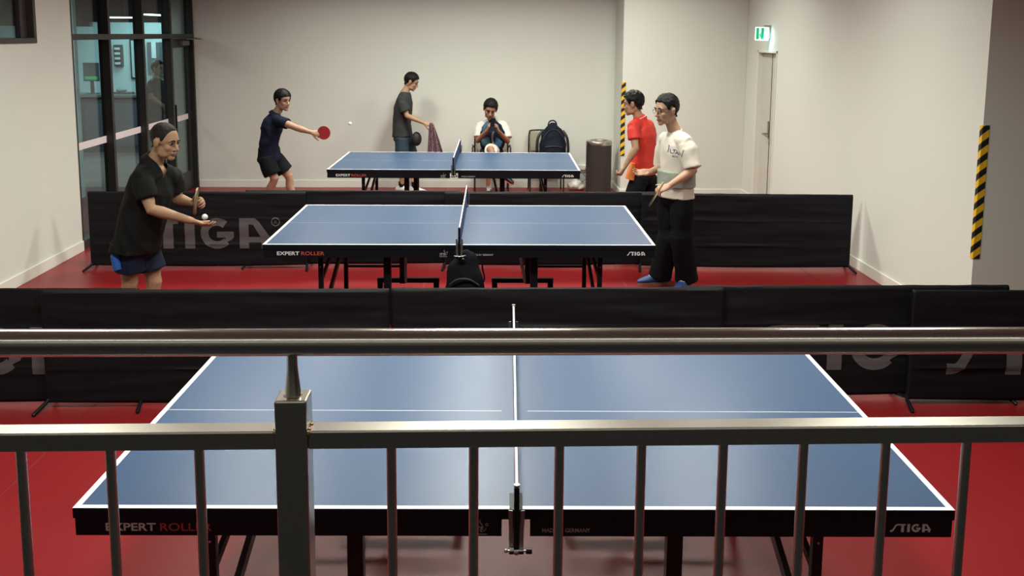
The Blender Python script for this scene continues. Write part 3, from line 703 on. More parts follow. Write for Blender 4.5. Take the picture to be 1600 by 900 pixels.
bm = BM(); tube(bm, catmull([(-.14, .06, .40), (-.21, .02, .3), (-.225, -.02, .12), (-.2, -.03, .04)], 4), [(.02, .006)]*13, n=8); obj('shoulder_strap', bm, M_STEEL_DK, bp_, smooth=True)
bm = BM(); tube(bm, catmull([(.14, .06, .40), (.2, .02, .3), (.215, -.02, .12), (.19, -.03, .04)], 4), [(.02, .006)]*13, n=8); obj('shoulder_strap', bm, M_STEEL_DK, bp_, smooth=True)
bm = BM(); tube(bm, catmull([(-.12, -.155, .19), (0, -.172, .205), (.12, -.155, .19)], 5), [.004]*11, n=6); tube(bm, catmull([(-.15, -.10, .30), (-.08, -.09, .40), (0, -.08, .425), (.08, -.09, .40), (.15, -.10, .30)], 4), [.004]*17, n=6); obj('zip', bm, mat('zip_dark', (.03, .035, .05), .5), bp_, smooth=True)

# ------------------------------------------------------------------ people
M_HAIR = mat('black_hair', (.004, .004, .0045), .5, spec=.2, noise_amt=.3, noise_scale=120, bump=.8, bump_scale=300)
M_HAIRG = mat('greying_hair', (.014, .012, .011), .6, spec=.2, noise_amt=.5, noise_scale=90, bump=.8, bump_scale=300)
M_EYEW = mat('eye_white', (.30, .25, .22), .5); M_EYED = mat('eye_dark', (.01, .008, .007), .2)
def skinmats(k, c):
    return [mat('skin_'+k, c, .5, spec=.4, noise_amt=.08, noise_scale=25), mat('lips_'+k, (c[0]*.72, c[1]*.50, c[2]*.52), .5)]
def lerp(a, b, t): return a+(b-a)*t
def head_matrix(c, f, roll=0):
    f = Vector(f).normalized(); r = f.cross(Vector((0, 0, 1))).normalized(); u = r.cross(f)
    if roll: q = Matrix.Rotation(roll, 3, f); r = q @ r; u = q @ u
    return Matrix(((r.x, f.x, u.x, c[0]), (r.y, f.y, u.y, c[1]), (r.z, f.z, u.z, c[2]), (0, 0, 0, 1)))
def head_shapes(bm, M, k=1.0):
    E = lambda c, r: ell(bm, [x*k for x in c], [x*k for x in r], M, 24, 16)
    E((0, -.012, .035), (.074, .093, .086)); E((0, .022, .020), (.066, .064, .070)); E((0, .026, -.045), (.056, .056, .066))
    E((0, .060, -.095), (.026, .022, .021)); E((0, -.02, -.045), (.060, .060, .050))
    for s in (-1, 1):
        E((s*.034, .050, -.026), (.024, .026, .028)); E((s*.038, .020, -.070), (.018, .040, .030))
        E((s*.077, -.008, -.006), (.010, .019, .030)); E((s*.083, -.015, .008), (.008, .013, .017)); E((s*.080, -.017, -.010), (.007, .009, .020)); E((s*.012, .088, -.036), (.008, .010, .008))
        E((s*.030, .077, .022), (.022, .010, .007))
    T = lambda pts, r: tube(bm, [M @ (Vector(p)*k) for p in pts], [x*k for x in r], n=14, caps='round')
    T([(0, .080, .018), (0, .090, -.010), (0, .101, -.032)], [.008, .009, .0125])
    E((0, .082, -.061), (.022, .010, .0055)); E((0, .081, -.072), (.019, .010, .0065))
def face_detail(parent, M, k=1.0, closed=False, brow_m=None):
    for s in (-1, 1):
        bm = BM(); ell(bm, (s*.030*k, .0670*k, .003*k), (.0125*k,)*3, M, 16, 10)
        Mi = M.inverted()
        for f in bm.faces:
            p = Mi @ f.calc_center_median()/1.0
            d = p/k-Vector((s*.030, .067, .003)); f.material_index = 1 if d.y > .0095 else 0
        o = obj('eye', bm, [M_EYEW, M_EYED], parent, smooth='keep')
        bm = BM(); tube(bm, [M @ (Vector(p)*k) for p in ((s*.014, .0865, .024), (s*.030, .0875, .029), (s*.047, .078, .026))], [(.004*k, .004*k), (.005*k, .004*k), (.003*k, .003*k)], n=8, caps='round')
        obj('eyebrow', bm, brow_m or M_HAIR, parent, smooth=True)
        bm = BM(); tube(bm, [M @ (Vector(p)*k) for p in ((s*.017, .0815, .0065), (s*.030, .0855, .0095), (s*.043, .077, .0065))], [.0022*k]*3, n=8, caps='round')
        obj('eyelid', bm, brow_m or M_HAIR, parent, smooth=True)
def hair(parent, M, k, thick, front, m, seed=0, top=0, sides=0.0, rough=.004):
    bm = BM(); res = bmesh.ops.create_uvsphere(bm, u_segments=72, v_segments=48, radius=1)
    zt = [(-.13, -.072), (-.07, -.068), (-.040, -.048), (-.026, .0), (-.018, .022), (.006, .026), (.014, -.002+sides), (.030, .0+sides), (.042, .035+sides), (.060, front), (.12, front+.006)]
    c = Vector((0, -.012, .035)); R = Vector((.074, .093, .086))
    for v in bm.verts:
        d = v.co.normalized(); tt = 1/sqrt((d.x/R.x)**2+(d.y/R.y)**2+(d.z/R.z)**2)
        for c2, r2 in ((Vector((0, -.02, -.045)), Vector((.060, .060, .050))), (Vector((0, .022, .020)), Vector((.066, .064, .070)))):
            oc = c-c2; A_ = sum((d[i]/r2[i])**2 for i in range(3)); B_ = 2*sum(d[i]*oc[i]/r2[i]**2 for i in range(3)); C_ = sum((oc[i]/r2[i])**2 for i in range(3))-1
            dd = B_*B_-4*A_*C_
            if dd > 0: tt = max(tt, (-B_+sqrt(dd))/(2*A_))
        p = c+d*tt
        z0 = front
        for (a, b), (a2, b2) in zip(zt, zt[1:]):
            if a <= p.y <= a2: z0 = lerp(b, b2, (p.y-a)/(a2-a))
        z0 += .006*noise.noise(Vector((p.x*60+seed, p.y*60, 0)))
        mk = max(0, min(1, (p.z-z0)/.016)); mk = mk*mk*(3-2*mk)
        off = lerp(-.012, thick+top*max(0, d.z), mk)+mk*rough*(noise.noise(p*55+Vector((seed, 0, 0)))+.6*noise.noise(p*130))
        v.co = M @ ((p+Vector((d.x, d.y, d.z))*off)*k)
    return obj('hair', bm, m, parent, smooth=True)
def hand(bm, wr, d, n, k=1.0, curl=(20, 30, 20), side=1, spread=5, thumb=(.75, .65, .25)):
    "wr wrist, d finger direction, n palm normal, side +1 when the thumb lies towards d x n"
    d = Vector(d).normalized(); n = Vector(n); n = (n-d*n.dot(d)).normalized(); t = d.cross(n)*side
    W = lambda a, b, c: Vector(wr)+(d*a+t*b+n*c)*k
    tube(bm, [W(-.01, 0, 0), W(.015, 0, 0), W(.05, 0, .002), W(.085, 0, 0), W(.095, 0, 0)], [(.026*k, .019*k), (.031*k, .019*k), (.041*k, .017*k), (.042*k, .0145*k), (.036*k, .011*k)], lat=t, n=20, caps='round')
    for i, (b, ln) in enumerate(((.031, .078), (.011, .086), (-.011, .080), (-.031, .062))):
        base = W(.086-.004*abs(i-1), b, 0); dd = d.copy(); ang = 0; dd = (d+t*radians(spread)*(1.3-i*.9)*.8).normalized()
        pts = [base-dd*.02*k, base]; cur = base; r0 = (.0092 if i < 3 else .008)*k
        for s, fr in enumerate((.44, .32, .24)):
            ang += radians(curl[s]); v = (dd*cos(ang)+n*sin(ang)); cur = cur+v*ln*fr*k; pts.append(cur)
        tube(bm, pts, [r0, r0*1.02, r0*.98, r0*.9, r0*.74], n=12, caps='round')
    v1 = (d*thumb[1]+t*thumb[0]+n*thumb[2]).normalized(); b0 = W(.022, .020, .004)
    p1 = b0+v1*.042*k; v2 = (v1*.7+d*.5+n*.35).normalized(); p2 = p1+v2*.032*k; v3 = (v2+d*.3+n*.3).normalized(); p3 = p2+v3*.024*k
    tube(bm, [b0, p1, p2, p3], [.0135*k, .0115*k, .0105*k, .0085*k], n=12, caps='round')
def shoe(parent, ank, dr, m_up, m_sole, k=1.0, laces=True, name='shoe', z0=0.0):
    dr = Vector((dr[0], dr[1], 0)).normalized(); lt = Vector((-dr.y, dr.x, 0)); a = Vector((ank[0], ank[1], z0))
    W = lambda f, l, z: a+(dr*f+lt*l+Vector((0, 0, z)))*k
    bm = BM()
    tube(bm, [W(-.075, 0, .045), W(-.06, 0, .055), W(-.01, 0, .065), W(.05, 0, .055), (W(.11, 0, .045)), W(.165, 0, .036), W(.195, 0, .03)],
         [(.025*k, .025*k), (.036*k, .04*k), (.040*k, .052*k), (.042*k, .042*k), (.047*k, .032*k), (.040*k, .024*k), (.022*k, .015*k)], lat=lt, n=20, caps='round')
    tube(bm, [W(-.02, 0, .06), W(-.025, 0, .105)], [.040*k, .040*k], n=18)
    o = fuse(name, bm, .006, m_up, parent, 3)
    bm = BM(); n = 28; pr = []
    for i in range(n):
        t = 2*pi*i/n; f = .06+.145*cos(t); wd = .040+.010*cos(t)-.004*cos(2*t); pr.append((f, wd*sin(t)))
    lo = [bm.verts.new(W(f, l, .001)) for f, l in pr]; hi = [bm.verts.new(W(f*1.0, l*1.06, .026)) for f, l in pr]
    for i in range(n): bm.faces.new((lo[i], lo[(i+1) % n], hi[(i+1) % n], hi[i]))
    bm.faces.new(lo[::-1]); bm.faces.new(hi)
    obj('sole', bm, m_sole, o, smooth='auto')
    if laces:
        bm = BM()
        for q in range(4): tube(bm, [W(.035+q*.02, -.022, .098-q*.007), W(.04+q*.02, 0, .110-q*.009), W(.035+q*.02, .022, .098-q*.007)], [.004*k]*3, n=6, caps='round')
        obj('laces', bm, mat('white_lace', (.7, .7, .7), .7), o, smooth=True)
    return o
def wrinkle(amp, k, seed=0, stretch=(1, 1, 1)):
    def f(me):
        co, no = getv(me); out = []
        for c, n in zip(co, no):
            p = Vector((c.x*stretch[0], c.y*stretch[1], c.z*stretch[2]))*k+Vector((seed, seed*.7, 0))
            a = noise.noise(p); b = noise.noise(p*2.1)
            out.append(c+n*amp*((1-abs(a)*3)*.6+b*.5))
        setv(me, out)
    return f
def body_shapes(bm, J, S, part='skin'):
    pass

def person(label, J, S=1.0, head_dir=(1, 0, 0), head_roll=0, vox=.0055, skin=('a', (.42, .24, .15)), hands=(), arm_r=1.0, leg_r=1.0, torso=1.0, hk=1.0, belly=0.0, group=None, legs=True):
    "J: joints in world space. Returns root Empty and a dict of things needed for clothing"
    base = J['pelvis']; root = empty('person', (base.x, base.y, 0), 0, label, 'person', group)
    inv = Matrix.Translation((-base.x, -base.y, 0))
    J = {k: (v if k[:2] == 'ft' else inv @ v) for k, v in J.items()}
    for q in hands: q['wr'] = J[q['at']]
    R = dict(root=root, J=J, S=S)
    M = head_matrix(J['head'], head_dir, head_roll); R['M'] = M; R['hk'] = hk
    bm = BM(); head_shapes(bm, M, hk)
    nk = M @ (Vector((0, -.022, -.055))*hk); nb = J['neck']
    tube(bm, [nk, lerp(nk, nb, .5), nb, nb+(nb-nk).normalized()*.05], [.050*S, .050*S, .058*S, .07*S], n=20, caps='round')
    ls = (J['shR']-J['shL']).normalized(); lh = (J['hipR']-J['hipL']).normalized()
    up = (J['chest']-J['pelvis']).normalized(); wst = J.get('waist', lerp(J['pelvis'], J['chest'], .45)); J['waist'] = wst
    R['ls'] = ls; R['lh'] = lh; R['up'] = up
    top = lerp(J['shL'], J['shR'], .5)
    tube(bm, [J['pelvis']-up*.035*S, J['pelvis'], wst, J['chest'], lerp(J['chest'], nb, .55), nb], [(.12*S, .085*S), (.150*S, .10*S), (.135*S, .095*S), (.150*S, .10*S), (.13*S, .075*S), (.055*S, .05*S)], lat=[lh, lh, lerp(lh, ls, .5), ls, ls, ls], n=24, caps='round')
    for s in 'LR':
        if 'sh'+s not in J: continue
        sh, el, wr = J['sh'+s], J['el'+s], J['wr'+s]
        tube(bm, [lerp(nb, top, .6), lerp(sh, top, .3), sh], [.055*S, .055*S, .050*S], n=16, caps='round')
        a = arm_r*S
        tube(bm, [sh, lerp(sh, el, .35), lerp(sh, el, .8), el, lerp(el, wr, .25), lerp(el, wr, .7), wr], [.050*a, .048*a, .039*a, .038*a, .040*a, .029*a, .024*a], n=18, caps='round')
        if legs:
            hp, kn, an = J['hip'+s], J['kn'+s], J['an'+s]; q = leg_r*S
            fd = J.get('ft'+s, Vector((1, 0, 0)))
            bk = Vector((-fd.x, -fd.y, 0))*.018*S
            tube(bm, [hp, lerp(hp, kn, .4), lerp(hp, kn, .85), kn, lerp(kn, an, .12), lerp(kn, an, .32)+bk, lerp(kn, an, .7), an], [.082*q, .074*q, .054*q, .053*q, .047*q, .052*q, .036*q, .034*q], n=20, caps='round')
            tube(bm, [an+Vector((0, 0, -.01)), an+Vector((fd.x, fd.y, 0)).normalized()*.06*S+Vector((0, 0, -.035*S)), an+Vector((fd.x, fd.y, 0)).normalized()*.12*S+Vector((0, 0, -.045*S))], [.028*S, .020*S, .012*S], n=14, caps='round')
    for h in hands: hand(bm, h['wr'], h['d'], h['n'], h.get('k', S), h.get('curl', (20, 30, 20)), h.get('side', 1), h.get('spread', 5), h.get('thumb', (.75, .65, .25)))
    Mi = M.inverted()
    def post(me):
        co, no = getv(me); ay = M.to_3x3() @ Vector((0, 1, 0)); hc = M.translation
        for i, c in enumerate(co):
            if (c-hc).length > .2: continue
            p = (Mi @ c)/hk
            if abs(p.x) < .1 and -.12 < p.y < .13 and abs(p.z) < .14:
                for s in (-1, 1):
                    dx = (p.x-s*.030)/.020; dz = (p.z-.004)/.013; g = math.exp(-(dx*dx+dz*dz))
                    if p.y > .04: co[i] = co[i]-ay*.010*g*hk
                if p.y > .06: 
                    g = math.exp(-((p.z+.0665)/.0022)**2-(p.x/.022)**2); co[i] = co[i]-ay*.004*g*hk
        setv(me, co)
        for pl in me.polygons:
            if (pl.center-hc).length > .2: continue
            p = (Mi @ pl.center)/hk
            if p.y > .070 and abs(p.x) < .024 and -.079 < p.z < -.055 and ((p.x/.025)**2+((p.z+.067)/.012)**2) < 1: pl.material_index = 1
    o = fuse('body', bm, vox, skinmats(*skin), root, 3, post)
    return R
def shirt(R, m, hem=.0, sleeve=.62, slR=None, loose=1.0, belly=0, vox=.0075, name='shirt', amp=.007, wk=9, seed=0, back=0, hem_w=1.0, neck_r=.066, sleeve_r=1.0, tuck=1.0, neck_drop=.012, vneck=0):
    J, S = R['J'], R['S']; bm = BM(); ls, lh, up = R['ls'], R['lh'], R['up']; nb = J['neck']; L = loose*S
    fwd = up.cross(ls)*-1 if up.cross(ls).dot(R['M'].col[1].to_3d()) < 0 else up.cross(ls)
    pel = J['pelvis']; wst = J['waist']; ch = J['chest']; upp = (wst-pel).normalized()
    nd = (nb-ch).normalized()
    tube(bm, [pel-upp*hem*S, pel-upp*hem*S*.5, pel+fwd*belly*.4, wst+fwd*belly, ch+fwd*belly*.2, lerp(ch, nb, .42), lerp(ch, nb, .74), nb-nd*neck_drop],
         [(.185*L*hem_w, .135*L*hem_w), (.182*L*hem_w, .134*L*hem_w), (.178*L, .132*L), (.165*L*tuck, (.120+belly*.6)*L*tuck), (.180*L, .128*L), (.165*S, .112*S), (.118*S, .088*S), (neck_r*S, neck_r*S)],
         lat=[lh, lh, lh, lerp(lh, ls, .5), ls, ls, ls, ls], n=32)
    top = lerp(J['shL'], J['shR'], .5)
    for s in 'LR':
        sh, el = J['sh'+s], J['el'+s]; f = sleeve if not isinstance(sleeve, dict) else sleeve[s]; q = sleeve_r*S
        tube(bm, [lerp(nb, top, .55), lerp(sh, top, .35), sh], [.072*S, .070*S, .063*S], n=20, caps='round')
        tube(bm, [lerp(sh, top, .12), lerp(sh, el, f*.35), lerp(sh, el, f*.9), lerp(sh, el, f)], [.062*S, .066*q, .067*q, .067*q], n=24)
    o = fuse(name, bm, vox, m, R['root'], 7, wrinkle(amp, wk, seed, (1, 1, .6)))
    if vneck:
        b2 = BM(); b2.from_mesh(o.data); dead = []
        for fc in b2.faces:
            c = fc.calc_center_median()-nb; h = c.dot(nd); lt = c.dot(ls); fw = c.dot(fwd)
            if fw > .02 and -vneck < h < .06 and abs(lt) < (h+vneck)*.42: dead.append(fc)
        bmesh.ops.delete(b2, geom=dead, context='FACES'); b2.to_mesh(o.data); b2.free()
        for p in o.data.polygons: p.use_smooth = True
    return o
def collar(R, m, r=.068, h=.035, name='collar', open_=.6, thick=.006):
    J, S = R['J'], R['S']; nb = J['neck']; M = R['M']; nk = M @ (Vector((0, -.022, -.055))*R['hk'])
    ax = (nk-nb).normalized(); f = (R['up'].cross(R['ls'])); 
    if f.dot(M.col[1].to_3d()) < 0: f = -f
    f = (f-ax*f.dot(ax)).normalized(); l = ax.cross(f)
    bm = BM(); n = 36; rows = []
    for (rr, z) in ((r*.86, h*.95), (r*.92, h), (r*1.12, h*.55), (r*1.32, -.004), (r*1.30, -.014), (r*1.0, .0)):
        rows.append([bm.verts.new(nb-ax*.012*S+(l*sin(a)+f*cos(a))*rr*S+(ax*(z-.030*max(0, cos(a))**3))*S) for a in [open_*.5+(2*pi-open_)*i/n for i in range(n+1)]])
    for a, b in zip(rows, rows[1:]+rows[:1]):
        for i in range(n): bm.faces.new((a[i], a[i+1], b[i+1], b[i]))
    for e in (0, n): bm.faces.new([rw[e] for rw in rows])
    return obj(name, bm, m, R['root'], smooth=True)
def shorts(R, m, length=.62, waist=.03, loose=1.0, name='shorts', vox=.0075, flare=1.15, amp=.006, seed=3, full=False, cuff=.075, knee=.075):
    J, S = R['J'], R['S']; bm = BM(); lh = R['lh']; pel = J['pelvis']; up = (J['waist']-pel).normalized(); L = loose*S
    tube(bm, [pel+up*(.09+waist)*S, pel+up*.03*S, pel-up*.03*S, pel-up*.10*S], [(.148*L, .100*L), (.160*L, .112*L), (.175*L, .125*L), (.13*L, .10*L)], lat=lh, n=28, caps='flat')
    for s in 'LR':
        hp, kn, an = J['hip'+s], J['kn'+s], J['an'+s]
        if full:
            tube(bm, [lerp(hp, pel, .15)+up*.02, lerp(hp, kn, .35), lerp(hp, kn, .8), kn, lerp(kn, an, .4), lerp(kn, an, .85), lerp(kn, an, 1.04)], [.098*L, .098*L, .082*L, knee*L*1.05, cuff*L*1.02, cuff*L, cuff*L*1.05], n=24)
        else:
            ln = length if not isinstance(length, dict) else length[s]
            tube(bm, [lerp(hp, pel, .15)+up*.02, lerp(hp, kn, ln*.5), lerp(hp, kn, ln*.93), lerp(hp, kn, ln)], [.095*L, .095*L*flare**.5, .092*L*flare, .092*L*flare], n=24)
    return fuse(name, bm, vox, m, R['root'], 2, wrinkle(amp, 8, seed, (1, 1, .45)))
def sub(R, name, bm, m, smooth=True, parent=None):
    "mesh given in world space, hung under the person"
    b = R['root'].location
    for v in bm.verts: v.co -= Vector((b.x, b.y, 0))
    return obj(name, bm, m, parent or R['root'], smooth=smooth)
def paddle(label, handle_end, blade_c, normal, face_m, handle_len=.095, k=1.0):
    a = Vector(handle_end); c = Vector(blade_c); d = (c-a).normalized(); n = Vector(normal); n = (n-d*n.dot(d)).normalized(); l = d.cross(n)
    e = empty('table_tennis_paddle', a, 0, label, 'paddle')
    P = lambda f, s, t: (c-a)+d*f+l*s+n*t
    def disc(r, t0, t1, cut=None):
        bm = BM(); N = 40; lo, hi = [], []
        for i in range(N):
            t = 2*pi*i/N; f = r*cos(t)*1.03; s = r*sin(t)
            if cut and f < cut: f = cut
            lo.append(bm.verts.new(P(f, s, t0))); hi.append(bm.verts.new(P(f, s, t1)))
        for i in range(N): bm.faces.new((lo[i], lo[(i+1) % N], hi[(i+1) % N], hi[i]))
        bm.faces.new(lo[::-1]); bm.faces.new(hi); return bm
    wood = mat('paddle_wood', (.30, .19, .09), .5, noise_amt=.2, noise_scale=30)
    obj('blade', disc(.077*k, -.003, .003), wood, e, smooth='auto')
    obj('rubber', disc(.0765*k, .003, .006, -.062*k), face_m, e, smooth='auto'); obj('rubber', disc(.0765*k, -.006, -.003, -.062*k), M_FRAME, e, smooth='auto')
    bm = BM(); tube(bm, [Vector((0, 0, 0)), (c-a)*.4, (c-a)-d*.06*k], [(.014*k, .012*k), (.012*k, .010*k), (.013*k, .006*k)], lat=l, n=14, caps='round'); obj('handle', bm, wood, e, smooth=True)
    return e
def J_(**k): return {n: (at(*v) if isinstance(v, tuple) else v) for n, v in k.items()}
def glasses(R, m):
    M, k = R['M'], R['hk']; bm = BM()
    for s in (-1, 1):
        pts = [M @ (Vector((s*.031+.021*cos(a), .098-.006*abs(cos(a)*s), .000+.016*sin(a)))*k) for a in [2*pi*i/16 for i in range(17)]]
        tube(bm, pts, [.0016]*17, n=6)
        tube(bm, [M @ (Vector(p)*k) for p in ((s*.052, .093, .006), (s*.074, .06, .008), (s*.082, .0, .006))], [.0016]*3, n=6)
    tube(bm, [M @ (Vector(p)*k) for p in ((-.010, .099, .003), (.010, .099, .003))], [.0016]*2, n=6)
    return obj('glasses', bm, m, R['root'], smooth=True)
def project_text(R, target, bm, M, m, name='printed_text', off=.0025):
    "lay flat lettering onto a garment along the +Y axis of M"
    tm = target.data; bvh = BVHTree.FromPolygons([v.co for v in tm.vertices], [tuple(p.vertices) for p in tm.polygons])
    d = (M.to_3x3() @ Vector((0, 1, 0))).normalized()
    bmesh.ops.subdivide_edges(bm, edges=[e for e in bm.edges if e.calc_length() > .012], cuts=2, use_grid_fill=False)
    for v in bm.verts:
        p = M @ v.co; h = bvh.ray_cast(p-d*.0, d)
        v.co = (h[0]-d*off) if h[0] is not None else p+d*.1
    return obj(name, bm, m, target, smooth='keep')

# --- man in black polo, left of the middle table
Y = 6.35
J = J_(head=(258, 221, Y-.03), neck=(242, 251, Y), shR=(221, 277, Y-.15), shL=(272, 276, Y+.16), elR=(236, 327, Y-.20), wrR=(300, 345, Y-.10), elL=(277, 310, Y+.20), wrL=(301, 317, Y+.05),
       chest=(233, 297, Y), waist=(215, 345, Y), pelvis=(213, 378, Y), hipR=(203, 392, Y-.05), hipL=(228, 392, Y+.10), knR=(203, 443, Y-.03), knL=(241, 440, Y+.10))
for s, dx in (('R', -.04), ('L', .0)):
    k = J['kn'+s]; J['an'+s] = Vector((k.x+dx-.06, k.y, .085)); J['ft'+s] = Vector((.95, -.25, 0))
R = person('older man in a black polo shirt and navy shorts left of the middle table', J, 1.0, (.93, -.34, -.20), vox=.0045, skin=('tan', (.39, .232, .138)), hk=1.02, belly=.02,
           hands=[dict(at='wrR', d=(.9, -.1, -.28), n=(0, .35, .9), curl=(12, 28, 22), side=-1, spread=4, k=.95), dict(at='wrL', d=(.75, -.25, .15), n=(.1, -.9, -.25), curl=(45, 60, 35), side=-1, k=.92)])
face_detail(R['root'], R['M'], R['hk'])
hair(R['root'], R['M'], R['hk'], .005, .080, M_HAIRG, 2, top=-.001, sides=.006, rough=.002)
M_POLO = mat('black_polo_cotton', (.0065, .007, .007), .8, spec=.2, noise_amt=.15, noise_scale=30, bump=.3, bump_scale=800)
sh_ = shirt(R, M_POLO, hem=.06, sleeve=.66, loose=1.0, belly=.035, vox=.007, amp=.010, seed=1, sleeve_r=1.05, hem_w=1.04, neck_drop=.0, neck_r=.074, vneck=.11)
collar(R, M_POLO, r=.070, h=.045, open_=1.1)
so = shorts(R, mat('navy_shorts', (.006, .012, .032), .6, spec=.25, noise_amt=.3, noise_scale=20), length=.60, loose=.98, flare=1.12)
b = R['root'].location
bm = BM(); pa = at(182, 392, Y-.10); tube(bm, [pa+Vector((0, 0, .05)), pa+Vector((.0, 0, -.03)), pa+Vector((.012, 0, -.12))], [(.028, .04), (.036, .06), (.036, .06)], lat=Vector((1, 0, 0)), n=18); sub(R, 'shorts_side_panel', bm, mat('bright_blue_panel', (.02, .10, .42), .6))
M_WSH = mat('white_shoe', (.62, .61, .58), .5); M_SOLE = mat('shoe_sole', (.55, .53, .50), .6)
for s in 'RL': shoe(R['root'], R['J']['an'+s], (.95, -.25), M_WSH, M_SOLE)
bm = BM()
for (px, py) in ((246, 283), (243, 290)):
    p = at(px, py, Y-.20); ell(bm, p, (.005, .005, .005), seg=10, rings=6)
h1 = at(306, 326, Y+.0); paddle('wooden paddle held upright in the left hand of the man in black polo', at(304, 333, Y-.02), at(306, 310, Y-.10), (.99, .0, .05), mat('brown_rubber', (.16, .12, .07), .6), k=.95)
bm = BM(); pb = at(320, 339, Y-.14); ell(bm, pb, (.02, .02, .02), seg=20, rings=14); tag(obj('table_tennis_ball', bm, mat('ball_white', (.80, .80, .76), .4), smooth=True), 'white ball in the open hand of the man in black polo', 'ball')

# --- man in white shirt, right of the middle table
Y = 8.0
J = J_(head=(1041, 172, Y-.03), neck=(1054, 205, Y), shL=(1073, 221, Y-.17), shR=(1038, 218, Y+.17), elL=(1083, 266, Y-.24), wrL=(1046, 290, Y-.30), elR=(1035, 262, Y+.22), wrR=(1016, 268, Y+.05),
       chest=(1058, 238, Y), waist=(1057, 272, Y), pelvis=(1056, 302, Y), hipL=(1066, 312, Y-.08), hipR=(1046, 312, Y+.08), knL=(1065, 368, Y-.08), knR=(1044, 370, Y+.06))
J['anL'] = Vector((1.83, Y+.0, .09)); J['anR'] = Vector((1.62, Y+.13, .09)); J['ftL'] = Vector((-.8, -.5, 0)); J['ftR'] = Vector((-1, -.1, 0))
R = person('man with glasses in a white T-shirt and black trousers right of the middle table', J, 1.02, (-.90, -.42, -.10), vox=.0048, skin=('fair', (.45, .27, .185)), hk=1.09,
           hands=[dict(at='wrL', d=(-.80, -.10, -.28), n=(.1, .5, -.8), curl=(35, 45, 35), side=-1, k=1.0, thumb=(.6, .7, .5)), dict(at='wrR', d=(-.95, -.1, -.10), n=(.1, -.5, .8), curl=(10, 18, 15), side=-1, spread=9, k=1.0)])
face_detail(R['root'], R['M'], R['hk'])
hair(R['root'], R['M'], R['hk'], .012, .062, M_HAIR, 5, top=.003)
glasses(R, mat('thin_metal', (.25, .24, .23), .3, metal=1))
M_TEE = mat('off_white_cotton', (.60, .56, .48), .85, noise_amt=.05, noise_scale=10, bump=.3, bump_scale=700)
sh_ = shirt(R, M_TEE, hem=.03, sleeve=.93, loose=1.0, vox=.007, amp=.008, seed=8, sleeve_r=1.16, neck_drop=.0, neck_r=.060)
bm = BM(); nb = R['J']['neck']; nk = R['M'] @ (Vector((0, -.022, -.055))*1.09); ax = (nb-R['J']['chest']).normalized()*.6+(nk-nb).normalized()*.4; ax.normalize()
f_ = Vector((-.9, -.4, 0)); f_ = (f_-ax*f_.dot(ax)).normalized(); l_ = ax.cross(f_)
tube(bm, [nb-ax*.0+(f_*cos(a)+l_*sin(a))*.0615-ax*(.006+.010*cos(a)) for a in [2*pi*i/24 for i in range(25)]], [.0065]*25, n=8); obj('neckband', bm, M_TEE, R['root'], smooth=True)
M_BELT = mat('grey_green_belt', (.28, .31, .26), .7, noise_amt=.05, noise_scale=40)
wv = R['J']['waist']; pv = R['J']['pelvis']; upv = (wv-pv).normalized()
bm = BM(); cc = lerp(pv, wv, .80)
tube(bm, [cc-upv*.072, cc-upv*.066, cc+upv*.066, cc+upv*.072], [(.180, .135), (.192, .148), (.190, .146), (.180, .135)], lat=R['lh'], n=40)
bl = fuse('waist_belt', bm, .006, M_BELT, R['root'], 1, wrinkle(.003, 10, 4))
bm = BM(); fz = Vector((-.45, -.89, 0)); lz = Vector((.89, -.45, 0)); c0 = cc
ring = [c0-upv*.07+(fz*cos(a)*.150+lz*sin(a)*.195)*1.0+Vector((0, 0, -.02*sin(3*a))) for a in [(-.9+1.8*i/16) for i in range(17)]]
tube(bm, ring, [.006]*17, n=6); obj('drawstring', bm, mat('pale_string', (.6, .6, .55), .7), R['root'], smooth=True)
pants = shorts(R, mat('black_trousers', (.004, .005, .007), .8, spec=.15, noise_amt=.2, noise_scale=15), full=True, loose=1.04, waist=-.10, cuff=.092, knee=.088, amp=.007, name='trousers')
M_BSH = mat('blue_shoe', (.015, .045, .19), .5); M_BSO = mat('tan_sole', (.30, .20, .13), .6)
shoe(R['root'], R['J']['anR'], (-1, -.12), M_BSH, M_BSO, 1.05); shoe(R['root'], R['J']['anL'], (-.6, -.8), M_BSH, M_BSO, 1.05)
sc_ = BM()
stroke2d(sc_, [(0, .055), (.008, .062), (.006, .03), (0, .0)], .006)
stroke2d(sc_, [(.020, .030), (.028, .0), (.052, -.004)], .006); stroke2d(sc_, [(.045, .026), (.075, .028)], .006); stroke2d(sc_, [(.060, .028), (.058, -.004)], .006)
stroke2d(sc_, [(.072, -.008), (.084, .024), (.098, -.010)], .006); stroke2d(sc_, [(.076, .004), (.094, .004)], .005)
stroke2d(sc_, [(.104, -.012), (.104, .018), (.122, -.016), (.122, .016)], .006)
stroke2d(sc_, [(.128, .0), (.136, -.020), (.150, .040), (.160, .042)], .006)
t2 = text_mesh('0010', .05, .016, .01); tm_ = bpy.data.meshes.new('t'); t2.to_mesh(tm_); t2.free(); tb = BM(); tb.from_mesh(tm_); 
for v in tb.verts: v.co += Vector((.045, 0, -.036))
tb.to_mesh(tm_); tb.free(); sc_.from_mesh(tm_)
tp = at(1029, 246, Y-.45); rb = R['root'].location; tp = tp-Vector((rb.x, rb.y, 0))
XA = Vector((.92, -.38, -.04)).normalized(); YA = Vector((.38, .92, 0)).normalized(); ZA = XA.cross(YA)
Mt = Matrix(((XA.x, YA.x, ZA.x, tp.x), (XA.y, YA.y, ZA.y, tp.y), (XA.z, YA.z, ZA.z, tp.z), (0, 0, 0, 1)))
project_text(R, sh_, sc_, Mt, mat('navy_print', (.03, .04, .09), .7))
